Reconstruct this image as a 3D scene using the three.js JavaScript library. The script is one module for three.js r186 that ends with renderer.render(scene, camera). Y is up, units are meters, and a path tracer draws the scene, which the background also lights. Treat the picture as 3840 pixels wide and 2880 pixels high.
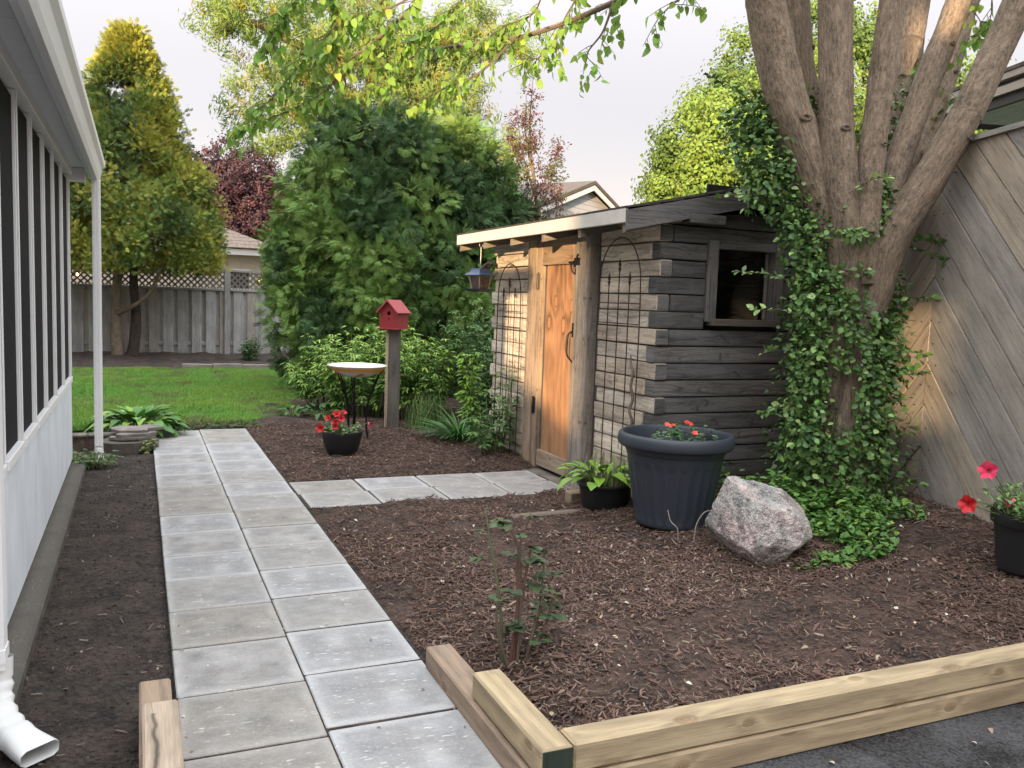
import * as THREE from 'three';
import { mergeGeometries } from 'three/addons/utils/BufferGeometryUtils.js';

// ---------- camera, sky, sun, exposure ----------
const scene = new THREE.Scene();
const camera = new THREE.PerspectiveCamera(48.3, 1024 / 768, 0.05, 400);
camera.position.set(0, 1.5, 0);
camera.up.set(0.006, 0.995, -0.102);
camera.lookAt(0.399, 1.404, -0.912);

const renderer = new THREE.WebGLRenderer({ antialias: true });
renderer.setSize(1024, 768);
renderer.toneMapping = THREE.LinearToneMapping;
renderer.toneMappingExposure = 2.95;
renderer.shadowMap.enabled = true;

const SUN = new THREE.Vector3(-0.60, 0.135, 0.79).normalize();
{
  const W = 512, H = 256, d = new Float32Array(W * H * 4);
  const mix = (a, b, t) => a + (b - a) * t, sm = (a, b, x) => { x = Math.min(1, Math.max(0, (x - a) / (b - a))); return x * x * (3 - 2 * x); };
  const saz = Math.atan2(SUN.z, SUN.x);
  for (let j = 0; j < H; j++) for (let i = 0; i < W; i++) {
    const el = (j + 0.5) / H * Math.PI - Math.PI / 2, az = ((i + 0.5) / W - 0.5) * 2 * Math.PI;
    const y = Math.sin(el), c = Math.cos(az - saz);            // toward the low sun: c = 1
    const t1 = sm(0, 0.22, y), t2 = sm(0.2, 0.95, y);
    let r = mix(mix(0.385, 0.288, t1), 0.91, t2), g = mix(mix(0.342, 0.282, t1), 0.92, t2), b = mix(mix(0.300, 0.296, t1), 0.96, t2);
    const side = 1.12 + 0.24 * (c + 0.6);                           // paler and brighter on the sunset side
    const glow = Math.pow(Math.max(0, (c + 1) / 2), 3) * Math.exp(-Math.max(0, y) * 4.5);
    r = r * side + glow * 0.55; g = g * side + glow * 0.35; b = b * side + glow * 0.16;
    if (y < 0) { r = 0.20; g = 0.19; b = 0.17; }
    const k = (j * W + i) * 4; d[k] = r; d[k + 1] = g; d[k + 2] = b; d[k + 3] = 1;
  }
  const t = new THREE.DataTexture(d, W, H, THREE.RGBAFormat, THREE.FloatType);
  t.mapping = THREE.EquirectangularReflectionMapping; t.magFilter = t.minFilter = THREE.LinearFilter; t.needsUpdate = true;
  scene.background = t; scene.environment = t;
}
const sun = new THREE.DirectionalLight(new THREE.Color().setRGB(1, 0.70, 0.40), 3.4);
sun.position.copy(SUN).multiplyScalar(40).add(new THREE.Vector3(3, 1, -6)); sun.target.position.set(3, 1, -6);
sun.castShadow = true; sun.shadow.mapSize.set(4096, 4096); sun.shadow.radius = 1.2;
Object.assign(sun.shadow.camera, { left: -25, right: 25, top: 25, bottom: -25, near: 1, far: 120 });
scene.add(sun, sun.target);

// ---------- helpers ----------
let seed = 12345;
const rnd = () => { seed = (seed + 0x6D2B79F5) | 0; let t = Math.imul(seed ^ (seed >>> 15), 1 | seed); t = (t + Math.imul(t ^ (t >>> 7), 61 | t)) ^ t; return ((t ^ (t >>> 14)) >>> 0) / 4294967296; };
const rr = (a, b) => a + (b - a) * rnd(), pick = a => a[Math.floor(rnd() * a.length)];
const gauss = () => (rnd() + rnd() + rnd() + rnd() - 2) * 1.0;
const V = (x, y, z) => new THREE.Vector3(x, y, z);
const clamp = (x, a = 0, b = 1) => Math.min(b, Math.max(a, x));
const sstep = (a, b, x) => { x = clamp((x - a) / (b - a)); return x * x * (3 - 2 * x); };
const C = (r, g, b) => new THREE.Color().setRGB(r, g, b);
function h3(x, y, z) { let h = Math.imul(x, 374761393) + Math.imul(y, 668265263) + Math.imul(z, 2147483647 ^ 0x5bd1e995); h = Math.imul(h ^ (h >>> 13), 1274126177); return ((h ^ (h >>> 16)) >>> 0) / 4294967296; }
function vn(x, y, z = 0) {                                        // value noise
  const xi = Math.floor(x), yi = Math.floor(y), zi = Math.floor(z); let fx = x - xi, fy = y - yi, fz = z - zi;
  fx = fx * fx * (3 - 2 * fx); fy = fy * fy * (3 - 2 * fy); fz = fz * fz * (3 - 2 * fz);
  const l = (a, b, t) => a + (b - a) * t;
  const p = k => l(l(h3(xi, yi, zi + k), h3(xi + 1, yi, zi + k), fx), l(h3(xi, yi + 1, zi + k), h3(xi + 1, yi + 1, zi + k), fx), fy);
  return l(p(0), p(1), fz);
}
const fbm = (x, y, z = 0, o = 4) => { let s = 0, a = 0.5, f = 1, n = 0; for (let i = 0; i < o; i++) { s += a * vn(x * f, y * f, z * f + i * 17.3); n += a; a *= 0.5; f *= 2; } return s / n; };
function pn(x, y, px, py, s) {                                    // periodic value noise for textures
  const xi = Math.floor(x), yi = Math.floor(y); let fx = x - xi, fy = y - yi; fx = fx * fx * (3 - 2 * fx); fy = fy * fy * (3 - 2 * fy);
  const m = (a, n) => ((a % n) + n) % n, a = m(xi, px), b = m(xi + 1, px), c = m(yi, py), d = m(yi + 1, py);
  const l = (p, q, t) => p + (q - p) * t;
  return l(l(h3(a, c, s), h3(b, c, s), fx), l(h3(a, d, s), h3(b, d, s), fx), fy);
}
const pf = (u, v, fx, fy, s, o = 4) => { let t = 0, a = 0.5, n = 0; for (let i = 0; i < o; i++) { t += a * pn(u * fx, v * fy, fx, fy, s + i * 7); n += a; a *= 0.55; fx *= 2; fy *= 2; } return t / n; };
function tex(w, h, fn, srgb = true) {                             // fn(u,v) -> [r,g,b] linear 0..1 (srgb) or grey
  const d = new Uint8Array(w * h * 4);
  const enc = x => { x = clamp(x); return Math.round(255 * (srgb ? (x <= 0.0031308 ? 12.92 * x : 1.055 * Math.pow(x, 1 / 2.4) - 0.055) : x)); };
  for (let j = 0; j < h; j++) for (let i = 0; i < w; i++) {
    let c = fn((i + 0.5) / w, (j + 0.5) / h); if (typeof c === 'number') c = [c, c, c];
    const k = (j * w + i) * 4; d[k] = enc(c[0]); d[k + 1] = enc(c[1]); d[k + 2] = enc(c[2]); d[k + 3] = 255;
  }
  const t = new THREE.DataTexture(d, w, h, THREE.RGBAFormat); t.wrapS = t.wrapT = THREE.RepeatWrapping; t.magFilter = THREE.LinearFilter; t.minFilter = THREE.LinearMipmapLinearFilter; t.generateMipmaps = true;
  if (srgb) t.colorSpace = THREE.SRGBColorSpace; t.needsUpdate = true; return t;
}
const rep = (t, x, y) => { const c = t.clone(); c.repeat.set(x, y); c.needsUpdate = true; return c; };
const std = o => new THREE.MeshStandardMaterial(Object.assign({ roughness: 0.8, metalness: 0 }, o));
const dbl = o => std(Object.assign({ side: THREE.DoubleSide }, o));
const leafMat = (c, o = {}) => new THREE.MeshPhysicalMaterial(Object.assign({ color: c, roughness: 0.85, transmission: 0.22, thickness: 0, side: THREE.DoubleSide, specularIntensity: 0.5 }, o));

const used = {};
const numbered = n => { const k = used[n] = (used[n] ?? -1) + 1; return k ? `${n}_${String(k).padStart(3, '0')}` : n; };
function mesh(name, geo, mat, parent) { const m = new THREE.Mesh(geo, mat); m.name = name; m.castShadow = m.receiveShadow = true; if (parent) parent.add(m); return m; }
function thing(name, label, category, pos = [0, 0, 0], turn = 0, group) {
  const o = new THREE.Group(); o.name = numbered(name); o.position.set(...pos); o.rotation.y = turn; o.userData = { label, category }; if (group) o.userData.group = group; scene.add(o); return o;
}
function solo(name, geo, mat, label, category, group) { const m = mesh(numbered(name), geo, mat, scene); m.userData = { label, category }; if (group) m.userData.group = group; return m; }
function struct(name, geo, mat) { const m = geo ? mesh(numbered(name), geo, mat, scene) : new THREE.Group(); if (!geo) { m.name = numbered(name); scene.add(m); } m.userData = { kind: 'structure' }; return m; }
function inst(name, geo, mat, mats, cols, parent, data) {
  const m = new THREE.InstancedMesh(geo, mat, mats.length); m.name = parent === scene ? numbered(name) : name; mats.forEach((x, i) => m.setMatrixAt(i, x)); if (cols) cols.forEach((c, i) => m.setColorAt(i, c));
  m.castShadow = m.receiveShadow = true; m.userData = Object.assign({ kind: 'stuff' }, data || {}); parent.add(m); return m;
}
// chamfered board: length along X, height Y, depth Z; uv in metres with the grain along the length
function board(L, H, D, ch = 0.004, ju = rnd() * 7, jv = rnd() * 7) {
  const pos = [], uv = [], idx = [];
  const a = [L / 2, H / 2, D / 2], c = Math.min(ch, L / 3, H / 3, D / 3);
  const P = (s, ax) => { const v = [s[0] * (a[0] - (ax === 0 ? 0 : c)), s[1] * (a[1] - (ax === 1 ? 0 : c)), s[2] * (a[2] - (ax === 2 ? 0 : c))]; return v; };
  const quad = (p, q, r, s, fu) => { const k = pos.length / 3; for (const v of [p, q, r, s]) { pos.push(...v); const [x, y] = fu(v); uv.push(x + ju, y + jv); } idx.push(k, k + 1, k + 2, k, k + 2, k + 3); };
  const fus = [v => [v[2], v[1]], v => [v[0], v[2]], v => [v[0], v[1] + 0.37]];
  for (let ax = 0; ax < 3; ax++) for (const s of [-1, 1]) {
    const b = (ax + 1) % 3, d = (ax + 2) % 3, mk = (p, q) => { const t = [0, 0, 0]; t[ax] = s; t[b] = p; t[d] = q; return P(t, ax); };
    const w = [mk(-1, -1), mk(1, -1), mk(1, 1), mk(-1, 1)]; if (s < 0) w.reverse(); quad(w[0], w[1], w[2], w[3], fus[ax]);
  }
  for (let ax = 0; ax < 3; ax++) { const b = (ax + 1) % 3, d = (ax + 2) % 3;             // 12 edges run along ax
    for (const p of [-1, 1]) for (const q of [-1, 1]) {
      const mk = (e, face) => { const t = [0, 0, 0]; t[ax] = e; t[b] = p; t[d] = q; return P(t, face).map((v, i) => i === ax ? Math.sign(v) * (a[i] - c) : v); };
      const w = [mk(-1, b), mk(1, b), mk(1, d), mk(-1, d)]; if (p * q < 0) w.reverse(); quad(...w, fus[ax === 0 ? 1 : 2]);
    } }
  for (const x of [-1, 1]) for (const y of [-1, 1]) for (const z of [-1, 1]) {
    const k = pos.length / 3, s = [x, y, z], w = [P(s, 0), P(s, 1), P(s, 2)]; if (x * y * z < 0) w.reverse();
    for (const v of w) { pos.push(...v); uv.push(v[0] + ju, v[1] + jv); } idx.push(k, k + 1, k + 2);
  }
  const g = new THREE.BufferGeometry(); g.setAttribute('position', new THREE.Float32BufferAttribute(pos, 3)); g.setAttribute('uv', new THREE.Float32BufferAttribute(uv, 2)); g.setIndex(idx); g.computeVertexNormals(); return g;
}
// axis-aligned board between two corners, grain along the named axis
function slab(x0, x1, y0, y1, z0, z1, grain = 'x', ch = 0.004) {
  const X = x1 - x0, Y = y1 - y0, Z = z1 - z0; let g;
  if (grain === 'x') g = board(X, Y, Z, ch); else if (grain === 'z') g = board(Z, Y, X, ch).rotateY(Math.PI / 2); else g = board(Y, X, Z, ch).rotateZ(Math.PI / 2);
  return g.translate((x0 + x1) / 2, (y0 + y1) / 2, (z0 + z1) / 2);
}
// rough-sawn log: like slab, with worn edges and an uneven surface
function log(x0, x1, y0, y1, z0, z1, grain = 'x', amp = 0.004) {
  const X = x1 - x0, Y = y1 - y0, Z = z1 - z0, L = grain === 'x' ? X : grain === 'z' ? Z : Y, H = grain === 'y' ? X : Y, D = grain === 'z' ? X : Z;
  const g = new THREE.BoxGeometry(L, H, D, Math.max(3, Math.round(L / 0.16)), 3, 3), p = g.attributes.position, n = g.attributes.normal, uv = g.attributes.uv, ju = rnd() * 9, jv = rnd() * 9, s = rnd() * 50;
  for (let i = 0; i < p.count; i++) { let x = p.getX(i), y = p.getY(i), z = p.getZ(i); uv.setXY(i, Math.abs(n.getX(i)) > 0.5 ? z + ju : x + ju, (Math.abs(n.getY(i)) > 0.5 ? z : y) + jv);
    const ey = Math.abs(y) > H * 0.45, ez = Math.abs(z) > D * 0.45, ex = Math.abs(x) > L / 2 - 1e-4, w = k => (fbm(x * 3.1 + s, y * 6 + k * 9, z * 6 + s, 3) - 0.5) * 2 * amp;
    let dy = w(1), dz = w(2), dx = ex ? w(3) * 0.8 : 0; if (ey && ez) { dy -= Math.sign(y) * 0.004; dz -= Math.sign(z) * 0.004; } if (!ey) y = Math.sign(y) * (H / 2 - 0.014); if (!ez) z = Math.sign(z) * (D / 2 - 0.014); if (ex && (ey || ez)) dx -= Math.sign(x) * 0.004; p.setXYZ(i, x + dx, y + dy * 0.5, z + dz); }
  const k = {}; g.computeVertexNormals(); if (grain === 'z') g.rotateY(Math.PI / 2); else if (grain === 'y') g.rotateZ(Math.PI / 2); return g.translate((x0 + x1) / 2, (y0 + y1) / 2, (z0 + z1) / 2);
}
function tube(pts, rad, rs = 8, opt = {}) {                       // tapered tube through points, uv in metres
  const cv = new THREE.CatmullRomCurve3(pts.map(p => p.isVector3 ? p : V(...p)), !!opt.closed, 'centripetal'), n = opt.n || Math.max(4, pts.length * 4);
  const fr = cv.computeFrenetFrames(n, !!opt.closed), len = cv.getLength(), pos = [], uv = [], idx = [], R = t => { if (typeof rad === 'number') return rad; const f = t * (rad.length - 1), i = Math.min(rad.length - 2, Math.floor(f)); return rad[i] + (rad[i + 1] - rad[i]) * (f - i); };
  for (let i = 0; i <= n; i++) { const t = i / n, p = cv.getPoint(t), r = R(t);
    for (let j = 0; j <= rs; j++) { const a = j / rs * Math.PI * 2, ca = Math.cos(a), sa = Math.sin(a); let q = r;
      if (opt.rough) q *= 1 + opt.rough * (1 - 2 * Math.abs(fbm(ca * r * 42 + (opt.s || 0) * 5, sa * r * 42, t * len * 9, 3) * 2 - 1) + 0.6 * (fbm(ca * r * 16, sa * r * 16 + 7, t * len * 7 + (opt.s || 0), 3) - 0.5)); if (opt.noise) q *= 1 + opt.noise * (fbm(Math.cos(a) * 1.6 + 9 + (opt.s || 0), Math.sin(a) * 1.6 + 5, t * len * (opt.nf || 2.5), 4) - 0.5) * 2;
      pos.push(p.x + q * (ca * fr.normals[i].x + sa * fr.binormals[i].x), p.y + q * (ca * fr.normals[i].y + sa * fr.binormals[i].y), p.z + q * (ca * fr.normals[i].z + sa * fr.binormals[i].z)); uv.push(j / rs * Math.round(Math.max(1, r * 6.28 / 0.4)) * 0.4, t * len); } }
  for (let i = 0; i < n; i++) for (let j = 0; j < rs; j++) { const a = i * (rs + 1) + j, b = a + rs + 1; idx.push(a, a + 1, b, b, a + 1, b + 1); }
  if (!opt.closed) for (const e of [0, n]) { const k = pos.length / 3, p = cv.getPoint(e / n); pos.push(p.x, p.y, p.z); uv.push(0, 0); for (let j = 0; j < rs; j++) { const a = e * (rs + 1) + j; e ? idx.push(k, a, a + 1) : idx.push(k, a + 1, a); } }
  const g = new THREE.BufferGeometry(); g.setAttribute('position', new THREE.Float32BufferAttribute(pos, 3)); g.setAttribute('uv', new THREE.Float32BufferAttribute(uv, 2)); g.setIndex(idx); g.computeVertexNormals(); return g;
}
const lathe = (pts, seg = 48) => new THREE.LatheGeometry(pts.map(p => new THREE.Vector2(p[0], p[1])), seg);
const merge = l => mergeGeometries(l.map(g => g.index ? g.toNonIndexed() : g), false);
// polygon prism: outline in (a,b) of a plane given by origin o and unit vectors ea, eb; thickness t along en
function prism(poly, o, ea, eb, en, t, gu = [1, 0]) {
  const ar = poly.reduce((s, p, i) => { const q = poly[(i + 1) % poly.length]; return s + p[0] * q[1] - q[0] * p[1]; }, 0); if (ar < 0) poly = poly.slice().reverse();
  const pos = [], uv = [], ju = rnd() * 5, jv = rnd() * 5, P = (p, k) => V(o.x, o.y, o.z).addScaledVector(ea, p[0]).addScaledVector(eb, p[1]).addScaledVector(en, k), n = poly.length;
  const put = (p, k) => { const v = P(p, k); pos.push(v.x, v.y, v.z); uv.push(p[0] * gu[0] + p[1] * gu[1] + ju, -p[0] * gu[1] + p[1] * gu[0] + k + jv); };
  for (let i = 1; i < n - 1; i++) { put(poly[0], t); put(poly[i], t); put(poly[i + 1], t); put(poly[0], 0); put(poly[i + 1], 0); put(poly[i], 0); }
  for (let i = 0; i < n; i++) { const a = poly[i], b = poly[(i + 1) % n]; put(a, 0); put(b, 0); put(b, t); put(a, 0); put(b, t); put(a, t); }
  const g = new THREE.BufferGeometry(); g.setAttribute('position', new THREE.Float32BufferAttribute(pos, 3)); g.setAttribute('uv', new THREE.Float32BufferAttribute(uv, 2)); g.computeVertexNormals(); return g;
}
function clip(poly, a, b, c) { const out = [], f = p => a * p[0] + b * p[1] - c;               // keep a*x+b*y <= c
  for (let i = 0; i < poly.length; i++) { const p = poly[i], q = poly[(i + 1) % poly.length], fp = f(p), fq = f(q); if (fp <= 0) out.push(p); if (fp * fq < 0) { const t = fp / (fp - fq); out.push([p[0] + (q[0] - p[0]) * t, p[1] + (q[1] - p[1]) * t]); } } return out; }
// leaf: grows along +Y from the origin, faces +Z; prof(t) half-width factor
function leafGeo(L, W, seg = 4, o = {}) {
  const prof = o.prof || (t => Math.pow(Math.sin(Math.PI * Math.pow(t, o.p || 0.8)), 0.9)), pos = [], uv = [], idx = [];
  for (let i = 0; i <= seg; i++) { const t = i / seg, w = W / 2 * Math.max(i === seg ? 0 : 0.04, prof(t) || 0), b = (o.bend || 0) * L * t * t, y = t * L * (1 - 0.25 * Math.abs(o.bend || 0) * t), f = (o.fold || 0) * w;
    pos.push(-w, y, -b + f, 0, y, -b, w, y, -b + f); uv.push(0, t, 0.5, t, 1, t); }
  for (let i = 0; i < seg; i++) { const k = i * 3; idx.push(k, k + 1, k + 4, k, k + 4, k + 3, k + 1, k + 2, k + 5, k + 1, k + 5, k + 4); }
  const g = new THREE.BufferGeometry(); g.setAttribute('position', new THREE.Float32BufferAttribute(pos, 3)); g.setAttribute('uv', new THREE.Float32BufferAttribute(uv, 2)); g.setIndex(idx); g.computeVertexNormals(); return g;
}
const _x = V(0, 0, 0), _y = V(0, 0, 0), _z = V(0, 0, 0);
function xform(p, dir, nor, s = 1, sx = 1) {                      // matrix taking +Y to dir and +Z to nor
  _y.copy(dir).normalize(); _z.copy(nor).addScaledVector(_y, -_y.dot(nor)); if (_z.lengthSq() < 1e-6) _z.set(_y.y, _y.z, _y.x).cross(_y); _z.normalize(); _x.crossVectors(_y, _z);
  const m = new THREE.Matrix4().makeBasis(_x, _y, _z); m.scale(V(s * sx, s, s)); m.setPosition(p); return m;
}
const rdir = () => { let v; do v = V(rr(-1, 1), rr(-1, 1), rr(-1, 1)); while (v.lengthSq() > 1 || v.lengthSq() < 0.01); return v.normalize(); };
const vary = (c, a = 0.2, h = 0.06) => { const k = 1 + rr(-a, a); return C(c.r * k * (1 + rr(-h, h)), c.g * k * (1 + rr(-h, h)), c.b * k * (1 + rr(-h, h))); };

// ---------- textures ----------
const TX = {};
{
  const grain = (u, v, s) => { const w = pf(u, v, 3, 6, s, 3) * 0.05; return pf(u, v + w, 6, 90, s + 3, 3) * 0.55 + pf(u, v + w, 3, 28, s + 5, 3) * 0.45; };
  const crack = (u, v, s) => { const w = v + pf(u, v, 3, 4, s, 3) * 0.06; const a = Math.abs(pf(u, w, 2, 22, s + 2, 2) - 0.5); return sstep(0.0, 0.03, a); };
  TX.wood = tex(512, 512, (u, v) => { const g = grain(u, v, 11), k = crack(u, v, 31), p = pf(u, v, 4, 5, 77, 4), sp = pf(u, v, 60, 120, 3, 2); const L = (0.56 + 0.42 * (g - 0.5) + 0.40 * (p - 0.5) + 0.12 * (sp - 0.5)) * (0.72 + 0.28 * k); return [L * 1.28, L * 1.24, L * 1.20]; });
  TX.log = tex(512, 512, (u, v) => { const g = grain(u, v, 71), k = crack(u, v, 91), k2 = crack(u, v, 191), p = pf(u, v, 3, 4, 37, 5), q = pf(u, v, 2, 3, 57, 3), sp = pf(u, v, 50, 120, 13, 2); let kn = 9; for (const [a, b] of [[0.2, 0.3], [0.7, 0.65], [0.45, 0.9]]) { let dx = u - a, dy = v - b; dx -= Math.round(dx); dy -= Math.round(dy); kn = Math.min(kn, Math.hypot(dx * 2.2, dy) / 0.032); } const L = (0.55 + 0.62 * (g - 0.5) + 0.55 * (p - 0.5) + 0.2 * (sp - 0.5)) * (0.55 + 0.45 * k) * (0.75 + 0.25 * k2) * (kn < 1 ? 0.5 + 0.2 * kn : 1) * 1.15, t = 0.14 * (q - 0.45); return [L * (1.26 + t), L * 1.22, L * (1.16 - t)]; });
  TX.logB = tex(512, 512, (u, v) => grain(u, v, 71) * 0.45 + 0.35 * crack(u, v, 91) + 0.2 * crack(u, v, 191), false);
  TX.woodB = tex(512, 512, (u, v) => grain(u, v, 11) * 0.6 + 0.4 * crack(u, v, 31), false);
  // knotty softwood: growth lines flowing round knots, 1.2 m x 0.6 m
  const K = [[0.16, 0.30, 0.034], [0.55, 0.66, 0.028], [0.80, 0.22, 0.024], [0.36, 0.86, 0.020], [0.93, 0.78, 0.03]];
  const kn = (u, v) => { let f = v * 30 + (pf(u, v, 2, 4, 5, 3) - 0.5) * 7 + (pf(u, v, 4, 24, 8, 2) - 0.5) * 1.2, kd = 9; for (const [a, b, r] of K) { let dx = u - a, dy = v - b; dx -= Math.round(dx); dy -= Math.round(dy); const d = Math.hypot(dx * 2 * 0.55, dy) / r; kd = Math.min(kd, d * (1 + 0.35 * (pf(u, v, 9, 9, 4, 2) - 0.5))); f += Math.sign(dy || 1) * 3.2 * Math.exp(-d * d / 7) * (dy >= 0 ? 1 : 1); } return [f, kd]; };
  TX.knot = tex(1024, 512, (u, v) => { const [f, kd] = kn(u, v), s = 0.5 + 0.5 * Math.sin(f * 2.1), p = pf(u, v, 3, 5, 19, 4), fi = pf(u, v, 20, 260, 9, 2); const ck = sstep(0.0, 0.018, Math.abs(v - 0.48 - 0.10 * (pf(u, 0.3, 5, 1, 71, 4) - 0.5)) * (pf(u, 0.7, 3, 1, 72, 2) > 0.42 ? 1 : 9)) * sstep(0.0, 0.012, Math.abs(v - 0.08 - 0.06 * (pf(u, 0.3, 6, 1, 81, 4) - 0.5)) * (pf(u, 0.7, 3, 1, 82, 2) > 0.5 ? 1 : 9)), al = sstep(0.56, 0.70, pf(u, v, 3, 16, 51, 4)); let L = (0.60 + 0.15 * (s - 0.5) + 0.42 * (p - 0.5) + 0.24 * (fi - 0.5)) * (0.3 + 0.7 * ck) * (1 - 0.14 * al); let r = L * 1.12, g = L * 1.0, b = L * 0.86; if (kd < 1) { const q = 0.68 + 0.08 * Math.sin(kd * 11); r *= q * 1.06; g *= q * 0.97; b *= q * 0.9; } else if (kd < 1.3) { const q = 0.72 + 0.28 * Math.abs(kd - 1.12) / 0.18; r *= q; g *= q * 0.96; b *= q * 0.92; } return [r * 1.25, g * 1.25, b * 1.25]; });
  TX.knotB = tex(1024, 512, (u, v) => { const [f, kd] = kn(u, v); return 0.5 + 0.25 * Math.sin(f * 2.1) + 0.3 * (pf(u, v, 20, 260, 9, 2) - 0.5) - (kd < 1.35 && kd > 1 ? 0.25 : 0); }, false);
  // door panel: cathedral grain with four knots high up
  const DK = [[0.34, 0.81, 0.030], [0.86, 0.79, 0.034], [0.13, 0.70, 0.036], [0.62, 0.69, 0.042]];
  TX.door = tex(256, 768, (u, v) => { let f = (u - 0.5) * 9 + (pf(u, v, 3, 3, 5, 3) - 0.5) * 4 + Math.pow(Math.abs(u - 0.45), 2) * 10 * Math.sin(v * 2.2) , kd = 9; for (const [a, b, r] of DK) { const d = Math.hypot(u - a, (v - b) * 3 * 0.55) / (r * 1.4); kd = Math.min(kd, d); f += Math.sign(u - a || 1) * 2.4 * Math.exp(-d * d / 9); } const s = 0.5 + 0.5 * Math.sin(f * 3.1), fi = pf(u, v, 90, 14, 9, 3), p = pf(u, v, 3, 6, 19, 4), st = sstep(0.62, 0.68, v + (pf(u, v, 4, 4, 7, 3) - 0.5) * 0.1); let L = 0.72 + 0.30 * (s - 0.5) * (0.5 + 0.5 * st) + 0.4 * (fi - 0.5) + 0.5 * (p - 0.5) - 0.14 * st; let r = L * 1.12, g = L * 0.98, b = L * 0.84; if (kd < 1) { r = 1.0; g = 0.80; b = 0.62; const q = 0.9 + 0.1 * Math.sin(kd * 12); r *= q; g *= q; b *= q; } else if (kd < 1.5) { const q = 0.45 + 0.55 * (kd - 1) / 0.5; r *= q; g *= q * 0.95; b *= q * 0.9; } return [r, g, b]; });
  TX.conc = [0, 1, 2, 3].map(s => tex(512, 512, (u, v) => { const e = Math.min(u, 1 - u, v, 1 - v), n = pf(u, v, 5, 5, 41 + s, 5), w = sstep(0.12, 0.0, e + (n - 0.5) * 0.24) * (0.3 + 0.7 * pf(u, v, 3, 3, 9 + s, 2)); const f = pf(u, v, 90, 90, 3 + s, 2), st = Math.pow(pf(u, v, 7, 46, 60 + s * 3, 3), 6) * 9, sc = sstep(0.965, 0.985, pf(u, v, 18, 60, 90 + s * 5, 2) + 0.22 * pf(u, v, 3, 3, s, 1)); const L = 0.255 + 0.20 * (n - 0.5) + 0.08 * (f - 0.5) + 0.17 * w + 0.04 * Math.min(1, st * 0.3) + 0.2 * sc; const p = pf(u, v, 2, 3, 70 + s, 3); return [L * (1.0 + 0.08 * (p - 0.5)), L, L * (0.99 - 0.08 * (p - 0.5))]; }));
  TX.concB = tex(512, 512, (u, v) => pf(u, v, 90, 90, 3, 3) * 0.7 + pf(u, v, 12, 12, 8, 3) * 0.3, false);
  TX.soil = tex(1024, 1024, (u, v) => { const a = pf(u, v, 10, 10, 2, 5), b = pf(u, v, 80, 80, 7, 3), c = pf(u, v, 40, 140, 15, 2); const L = 0.5 + 1.0 * (a - 0.5) + 0.9 * (b - 0.5) + 0.5 * (c - 0.5); return [L, L * 0.93, L * 0.88]; });
  TX.soilB = tex(1024, 1024, (u, v) => 0.5 * pf(u, v, 30, 30, 2, 4) + 0.5 * pf(u, v, 110, 110, 7, 2), false);
  TX.bark = tex(512, 512, (u, v) => { const w = pf(u, v, 4, 3, 2, 3), f = pf(u + w * 0.05, v, 46, 20, 8, 4), p = pf(u, v, 6, 6, 31, 4), sp = pf(u, v, 60, 60, 5, 2); const fl = sstep(0.60, 0.68, pf(u, v, 30, 22, 61, 3)); const L = (0.57 + 0.62 * (f - 0.5) + 0.5 * (p - 0.5) + 0.4 * (sp - 0.5)) * (1 - 0.22 * fl); return [L * 1.05, L, L * 0.93]; });
  TX.barkB = tex(512, 512, (u, v) => { const w = pf(u, v, 4, 3, 2, 3); return pf(u + w * 0.05, v, 46, 9, 8, 4); }, false);
  TX.rock = tex(1024, 1024, (u, v) => { const a = pf(u, v, 5, 5, 3, 5), b = pf(u, v, 120, 120, 9, 2), c = pf(u, v, 24, 24, 12, 4), pk = pf(u, v, 4, 4, 23, 3), li = sstep(0.60, 0.72, pf(u, v, 9, 9, 44, 4)); const L = 0.45 + 0.6 * (a - 0.5) + 0.55 * (b - 0.5) + 0.5 * (c - 0.5) + 0.12 * li; return [L * (1.02 + 0.35 * (pk - 0.45)), L, L * (0.98 - 0.05 * (pk - 0.5))]; });
  TX.rockB = tex(512, 512, (u, v) => 0.45 * pf(u, v, 12, 20, 12, 4) + 0.35 * pf(u, v, 60, 60, 9, 2) + 0.2 * pf(u, v, 6, 6, 3, 3), false);
  TX.tar = tex(512, 512, (u, v) => { const b = pf(u, v, 128, 128, 9, 2), a = pf(u, v, 5, 5, 3, 5), d = sstep(0.5, 0.62, pf(u, v, 3, 4, 66, 5)); const L = 0.55 + 0.9 * (b - 0.5) + 0.6 * (a - 0.5) - 0.3 * d; return L; });
  TX.shingle = tex(512, 512, (u, v) => { const b = pf(u, v, 128, 128, 9, 2), a = pf(u, v, 24, 10, 3, 3); return 0.55 + 0.6 * (b - 0.5) + 0.5 * (a - 0.5); });
  TX.cloud = tex(256, 256, (u, v) => 0.9 + 0.25 * (pf(u, v, 4, 4, 3, 4) - 0.5) + 0.1 * (pf(u, v, 60, 60, 5, 2) - 0.5));
}
const wr = (t, s) => rep(t, 1 / s[0], 1 / s[1]);
const wood = wr(TX.wood, [1.1, 0.5]), woodB = wr(TX.woodB, [1.1, 0.5]), knot = wr(TX.knot, [1.2, 0.6]), knotB = wr(TX.knotB, [1.2, 0.6]);
const WD = (r, g, b, o = {}) => std(Object.assign({ color: C(r, g, b), map: wood, bumpMap: woodB, bumpScale: 0.0022, roughness: 0.86 }, o));
const logT = wr(TX.log, [1.0, 0.45]), logB = wr(TX.logB, [1.0, 0.45]);
const LG = (r, g, b, o = {}) => std(Object.assign({ color: C(r, g, b), map: logT, bumpMap: logB, bumpScale: 0.004, roughness: 0.9 }, o));
const KD = (r, g, b, o = {}) => std(Object.assign({ color: C(r, g, b), map: knot, bumpMap: knotB, bumpScale: 0.0015, roughness: 0.8 }, o));
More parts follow.
